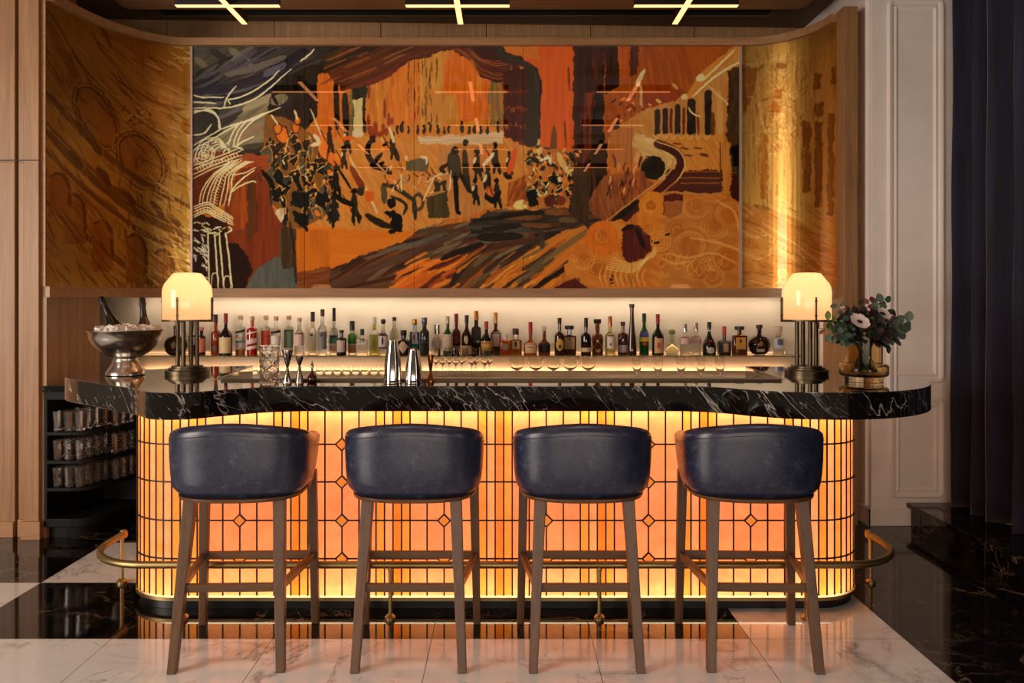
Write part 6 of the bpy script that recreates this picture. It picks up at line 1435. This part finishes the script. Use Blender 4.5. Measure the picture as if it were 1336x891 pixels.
B(945, 17.8, 426, 'apoth', (44, 20, 14), (190, 66, 30), [(.08, .46, (90, 74, 60), .8), (.12, .40, (196, 176, 140), .34)], 'dark stubby bottle with an orange-red capsule', capf=.22, sh=.58)
B(964.8, 18.4, 424.8, 'square', (110, 52, 14), (30, 24, 20), [(.22, .62, (206, 150, 60), .66), (.44, .56, (150, 100, 40), .2, 'oval')], 'square amber bottle with a gold label and wide flat black cap, right end of shelf', sh=.74, cork='wide', capf=.12, neckw=5)
B(990.6, 29, 424, 'flask', (44, 22, 10), (46, 34, 26), [(.10, .20, (210, 190, 160), .40), (.26, .48, (150, 110, 60), .22, 'diamond')], 'large round dark cognac flask near the right lamp', capf=.12, neckw=6, cork=True)
B(1015.8, 14, 425, 'apoth', (250, 246, 240), (214, 190, 176), [(.24, .58, (190, 200, 214), .86), (.36, .56, (70, 80, 110), .5)], 'clear bottle with a white and blue label beside the right lamp', clear=True, cork=True, capf=.20, neckw=7)
# domed dark bottle top seen above the taller shaker
# net on the amber bottle
for o in bpy.data.objects:
    if o.get('label', '').startswith('amber bottle wrapped'):
        c = MB()
        for sgn in (-1, 1):
            for q in range(4):
                c.tube([(0.0435*math.cos(a_), 0.0435*math.sin(a_), 0.02+0.12*k/10) for k in range(11) for a_ in [sgn*(k*0.22)+q*1.57]], 0.0011, 5)
        c.build('netting', pm_((196, 150, 90), 0.6), o)
# the mark on the little square label
def text_on(par, s_, size, loc, mat):
    cu_ = bpy.data.curves.new('label_text', 'FONT'); cu_.body = s_; cu_.size = size; cu_.align_x = 'CENTER'; cu_.align_y = 'CENTER'; cu_.extrude = 0.0002
    o = bpy.data.objects.new('label_text', cu_); COL.objects.link(o); cu_.materials.append(mat); o.parent = par; o.location = loc; o.rotation_euler = (math.pi/2, 0, 0)
    dg = bpy.context.evaluated_depsgraph_get(); me_ = bpy.data.meshes.new_from_object(o.evaluated_get(dg)); o2 = bpy.data.objects.new('label_text', me_); COL.objects.link(o2)
    o2.parent = par; o2.location = loc; o2.rotation_euler = (math.pi/2, 0, 0); bpy.data.objects.remove(o, do_unlink=True)
text_on(lb24, '24', 0.044, (0.0, -0.0335, 0.112), pm_((40, 36, 36), 0.5))

# ================================================================== VASE AND FLOWERS
vx, vy = X_at(1127, 4.09), 4.09
vg = NT('amber_glass'); vg.set(Base_Color=lin((240, 222, 182)), Roughness=0.04, IOR=1.2, Transmission_Weight=1.0); M['amber_glass'] = vg.m
va = empty('flower_vase', (vx, vy, TZ), 0, 'amber glass vase with a wide stepped foot on the right end of the bar', 'vase')
MB().lathe([(0.0, 0.0), (0.088, 0.0), (0.092, 0.004), (0.092, 0.024), (0.0, 0.024)], 40, caps=False).build('foot', M['amber_glass'], va, smooth=True, ang=40)
MB().lathe([(0.092, 0.0245), (0.112, 0.028), (0.119, 0.038), (0.119, 0.078), (0.113, 0.087), (0.095, 0.090), (0.080, 0.0905), (0.080, 0.085), (0.105, 0.080), (0.111, 0.072), (0.111, 0.044), (0.104, 0.036), (0.0, 0.034)], 48, caps=False).build('collar', M['amber_glass'], va, smooth=True, ang=60)
MB().lathe([(0.0895, 0.091), (0.090, 0.20), (0.090, 0.232), (0.084, 0.232), (0.084, 0.10), (0.0835, 0.091)], 48, caps=False).build('cylinder', M['amber_glass'], va, smooth=True, ang=60)
bq = empty('flower_bouquet', (vx, vy, TZ+0.04), 0, 'bouquet of white anemones, eucalyptus and dark foliage standing in the amber vase', 'flowers')
GRN = [plain('leaf_eucalyptus', (92, 112, 92), 0.6), plain('leaf_sage', (72, 92, 76), 0.6), plain('leaf_fresh', (104, 132, 58), 0.55), plain('leaf_dark', (34, 44, 30), 0.5), plain('leaf_plum', (60, 30, 38), 0.5), plain('leaf_red', (116, 46, 48), 0.55)]
STM = plain('stem_green', (110, 124, 60), 0.5)
rng = random.Random(12)
def leaf(mb, base, d, L, w_, roundish=0.5, mi=0):
    d = Vector(d).normalized(); up = Vector((rng.uniform(-.5, .5), -1+rng.uniform(-.4, .4), rng.uniform(-.3, .6))); side = d.cross(up).normalized(); nn = side.cross(d)
    prof_ = [(0, 0.08), (.15, .55), (.38, .95), (.6, 1.0), (.8, .75), (.93, .4), (1, .02)]
    vs = []
    for t_, ww in prof_:
        c_ = Vector(base)+d*L*t_+nn*(-0.18*L*t_*t_); vs += [c_-side*w_*ww/2+nn*0.06*w_, c_+nn*-0.04*w_, c_+side*w_*ww/2+nn*0.06*w_]
    fs = []
    for i in range(len(prof_)-1):
        for k in (0, 1): fs.append((3*i+k, 3*i+k+1, 3*i+k+4, 3*i+k+3))
    mb.add(vs, fs, mi)
def V(px, py, dy=0.0):
    Y = vy+dy; return Vector((X_at(px, Y)-vx, dy, Z_at(py, Y)-TZ-0.04))
NECK = Vector((0, 0, 0.17))
def sprig(tip, dy, n_, L, w_, mat, bend=0.3, stemr=0.0016):
    t_ = V(*tip, dy); s0 = NECK+Vector((rng.uniform(-.04, .04), rng.uniform(-.04, .04), 0)); mid = (s0+t_)/2+Vector((0, 0, 0.05*bend))
    p = [s0.lerp(mid, k/4).lerp(mid.lerp(t_, k/4), k/4) for k in range(5)]
    r = MB().tube(p, stemr, 6).build('sprig', STM, bq)
    m_ = MB()
    for k in range(n_):
        f_ = 0.30+0.70*k/max(1, n_-1); i = min(3, int(f_*4)); c_ = p[i].lerp(p[i+1], f_*4-i); d = (p[min(4, i+1)]-p[i]).normalized()
        sd = 1 if k % 2 else -1; sv_ = Vector((d.z, 0, -d.x))*sd
        leaf(m_, c_, d*0.5+sv_*0.9+Vector((0, rng.uniform(-.6, .3), rng.uniform(-.1, .3))), L*rng.uniform(.8, 1.15), w_*rng.uniform(.8, 1.1))
    m_.build('leaves', mat, r, smooth=True, ang=180)
for a in [((1092, 398), 0.03, 7, .036, .024, GRN[0]), ((1080, 418), -0.02, 8, .046, .030, GRN[2]), ((1068, 428), 0.02, 6, .040, .022, GRN[5]), ((1084, 436), -0.06, 9, .050, .030, GRN[0]), ((1096, 444), -0.08, 8, .046, .030, GRN[1]),
          ((1110, 402), 0.03, 7, .044, .024, GRN[5]), ((1120, 398), 0.04, 6, .040, .022, GRN[3]), ((1134, 392), 0.0, 8, .036, .024, GRN[5]), ((1146, 396), 0.02, 8, .052, .034, GRN[0]), ((1154, 390), -0.02, 8, .046, .034, GRN[1]), ((1158, 404), 0.04, 8, .050, .034, GRN[1]),
          ((1172, 412), 0.03, 8, .040, .024, GRN[5]), ((1184, 420), -0.03, 7, .062, .046, GRN[0]), ((1180, 432), 0.0, 7, .056, .044, GRN[1]), ((1164, 440), -0.06, 8, .056, .034, GRN[3]), ((1158, 448), -0.04, 6, .050, .026, GRN[3]), ((1174, 424), -0.05, 6, .050, .036, GRN[3]),
          ((1104, 412), -0.03, 8, .044, .028, GRN[4]), ((1130, 410), 0.0, 9, .048, .030, GRN[4]), ((1100, 424), 0.0, 8, .040, .026, GRN[2]), ((1144, 414), -0.03, 8, .050, .03, GRN[4])]: sprig(a[0], a[1], *a[2:])
for k, m_i in ((0, 3), (1, 4), (2, 3), (3, 4), (4, 1)):       # dense heart of the bouquet
    m_ = MB()
    for _ in range(60):
        t = rng.uniform(0, 6.283); ph = rng.uniform(-0.55, 1.2); rr_ = rng.uniform(0.03, 0.098)
        c_ = Vector((0.0, 0, 0.212))+Vector((1.35*rr_*math.cos(t)*math.cos(ph), rr_*math.sin(t)*math.cos(ph), 0.95*rr_*math.sin(ph)))
        leaf(m_, c_, (math.cos(t), math.sin(t)*.6-.3, math.sin(ph)+.15), rng.uniform(.03, .055), rng.uniform(.022, .036))
    m_.build('foliage', GRN[m_i], bq, smooth=True, ang=180)
WP = plain('petal_white', (240, 226, 220), 0.55); DKC = plain('flower_heart', (34, 20, 40), 0.6)
def anemone(px, py, dy, R_, tilt, lb=None):
    c_ = V(px, py, dy); q = Vector(tilt).normalized().to_track_quat('Z', 'Y').to_matrix(); m_ = MB()
    for k in range(8):
        t = 2*math.pi*k/8+0.2; ca_, sa_ = math.cos(t), math.sin(t); vs = []
        for (u, ww, hz) in ((.12, .10, 0), (.4, .34, .05), (.75, .40, .12), (.95, .26, .20), (1.0, .08, .22)):
            for sd in (-1, 0, 1):
                x_ = u*ca_-sd*ww*sa_; y_ = u*sa_+sd*ww*ca_; vs.append(c_+q @ (Vector((x_, y_, hz+(0.03 if sd else 0)+0.02*(k % 2)))*R_))
        m_.add(vs, [(3*i+j, 3*i+j+1, 3*i+j+4, 3*i+j+3) for i in range(4) for j in (0, 1)])
    f_ = m_.build('flower', WP, bq, smooth=True, ang=180)
    h = MB(); vs_ = MB().lathe([(0.0, 0.02), (0.13, 0.03), (0.16, 0.10), (0.10, 0.19), (0.0, 0.21)], 14, caps=False)
    h.add([c_+q @ (Vector(v_)*R_) for v_ in vs_.v], vs_.f)
    for k in range(22):
        t = 2*math.pi*k/22; h.tube([c_+q @ (Vector((.14*math.cos(t), .14*math.sin(t), .08))*R_), c_+q @ (Vector((.27*math.cos(t), .27*math.sin(t), .16))*R_)], 0.0009, 5)
    h.build('flower_heart', DKC, f_, smooth=True, ang=180)
anemone(1121, 420.5, -0.115, 0.050, (0.12, -0.8, 0.75)); anemone(1152, 410, -0.07, 0.040, (0.5, -1, 0.9)); anemone(1129, 412, -0.01, 0.030, (0.2, -0.4, 1)); anemone(1099, 402, -0.02, 0.014, (-0.3, -0.4, 1))
sm = MB()
for k in range(44):
    t = rng.uniform(0, 6.28); r1, r2 = rng.uniform(0.01, 0.07), rng.uniform(0.02, 0.07); sm.tube([(r2*math.cos(t+2.6), r2*math.sin(t+2.6), 0.004), (r1*math.cos(t), r1*math.sin(t), 0.19)], 0.0034, 7)
sm.tube([(-0.012, -0.075, 0.004), (0.0, -0.077, 0.09), (0.006, -0.06, 0.19)], 0.0045, 8)
sm.build('stems', STM, bq, smooth=True)
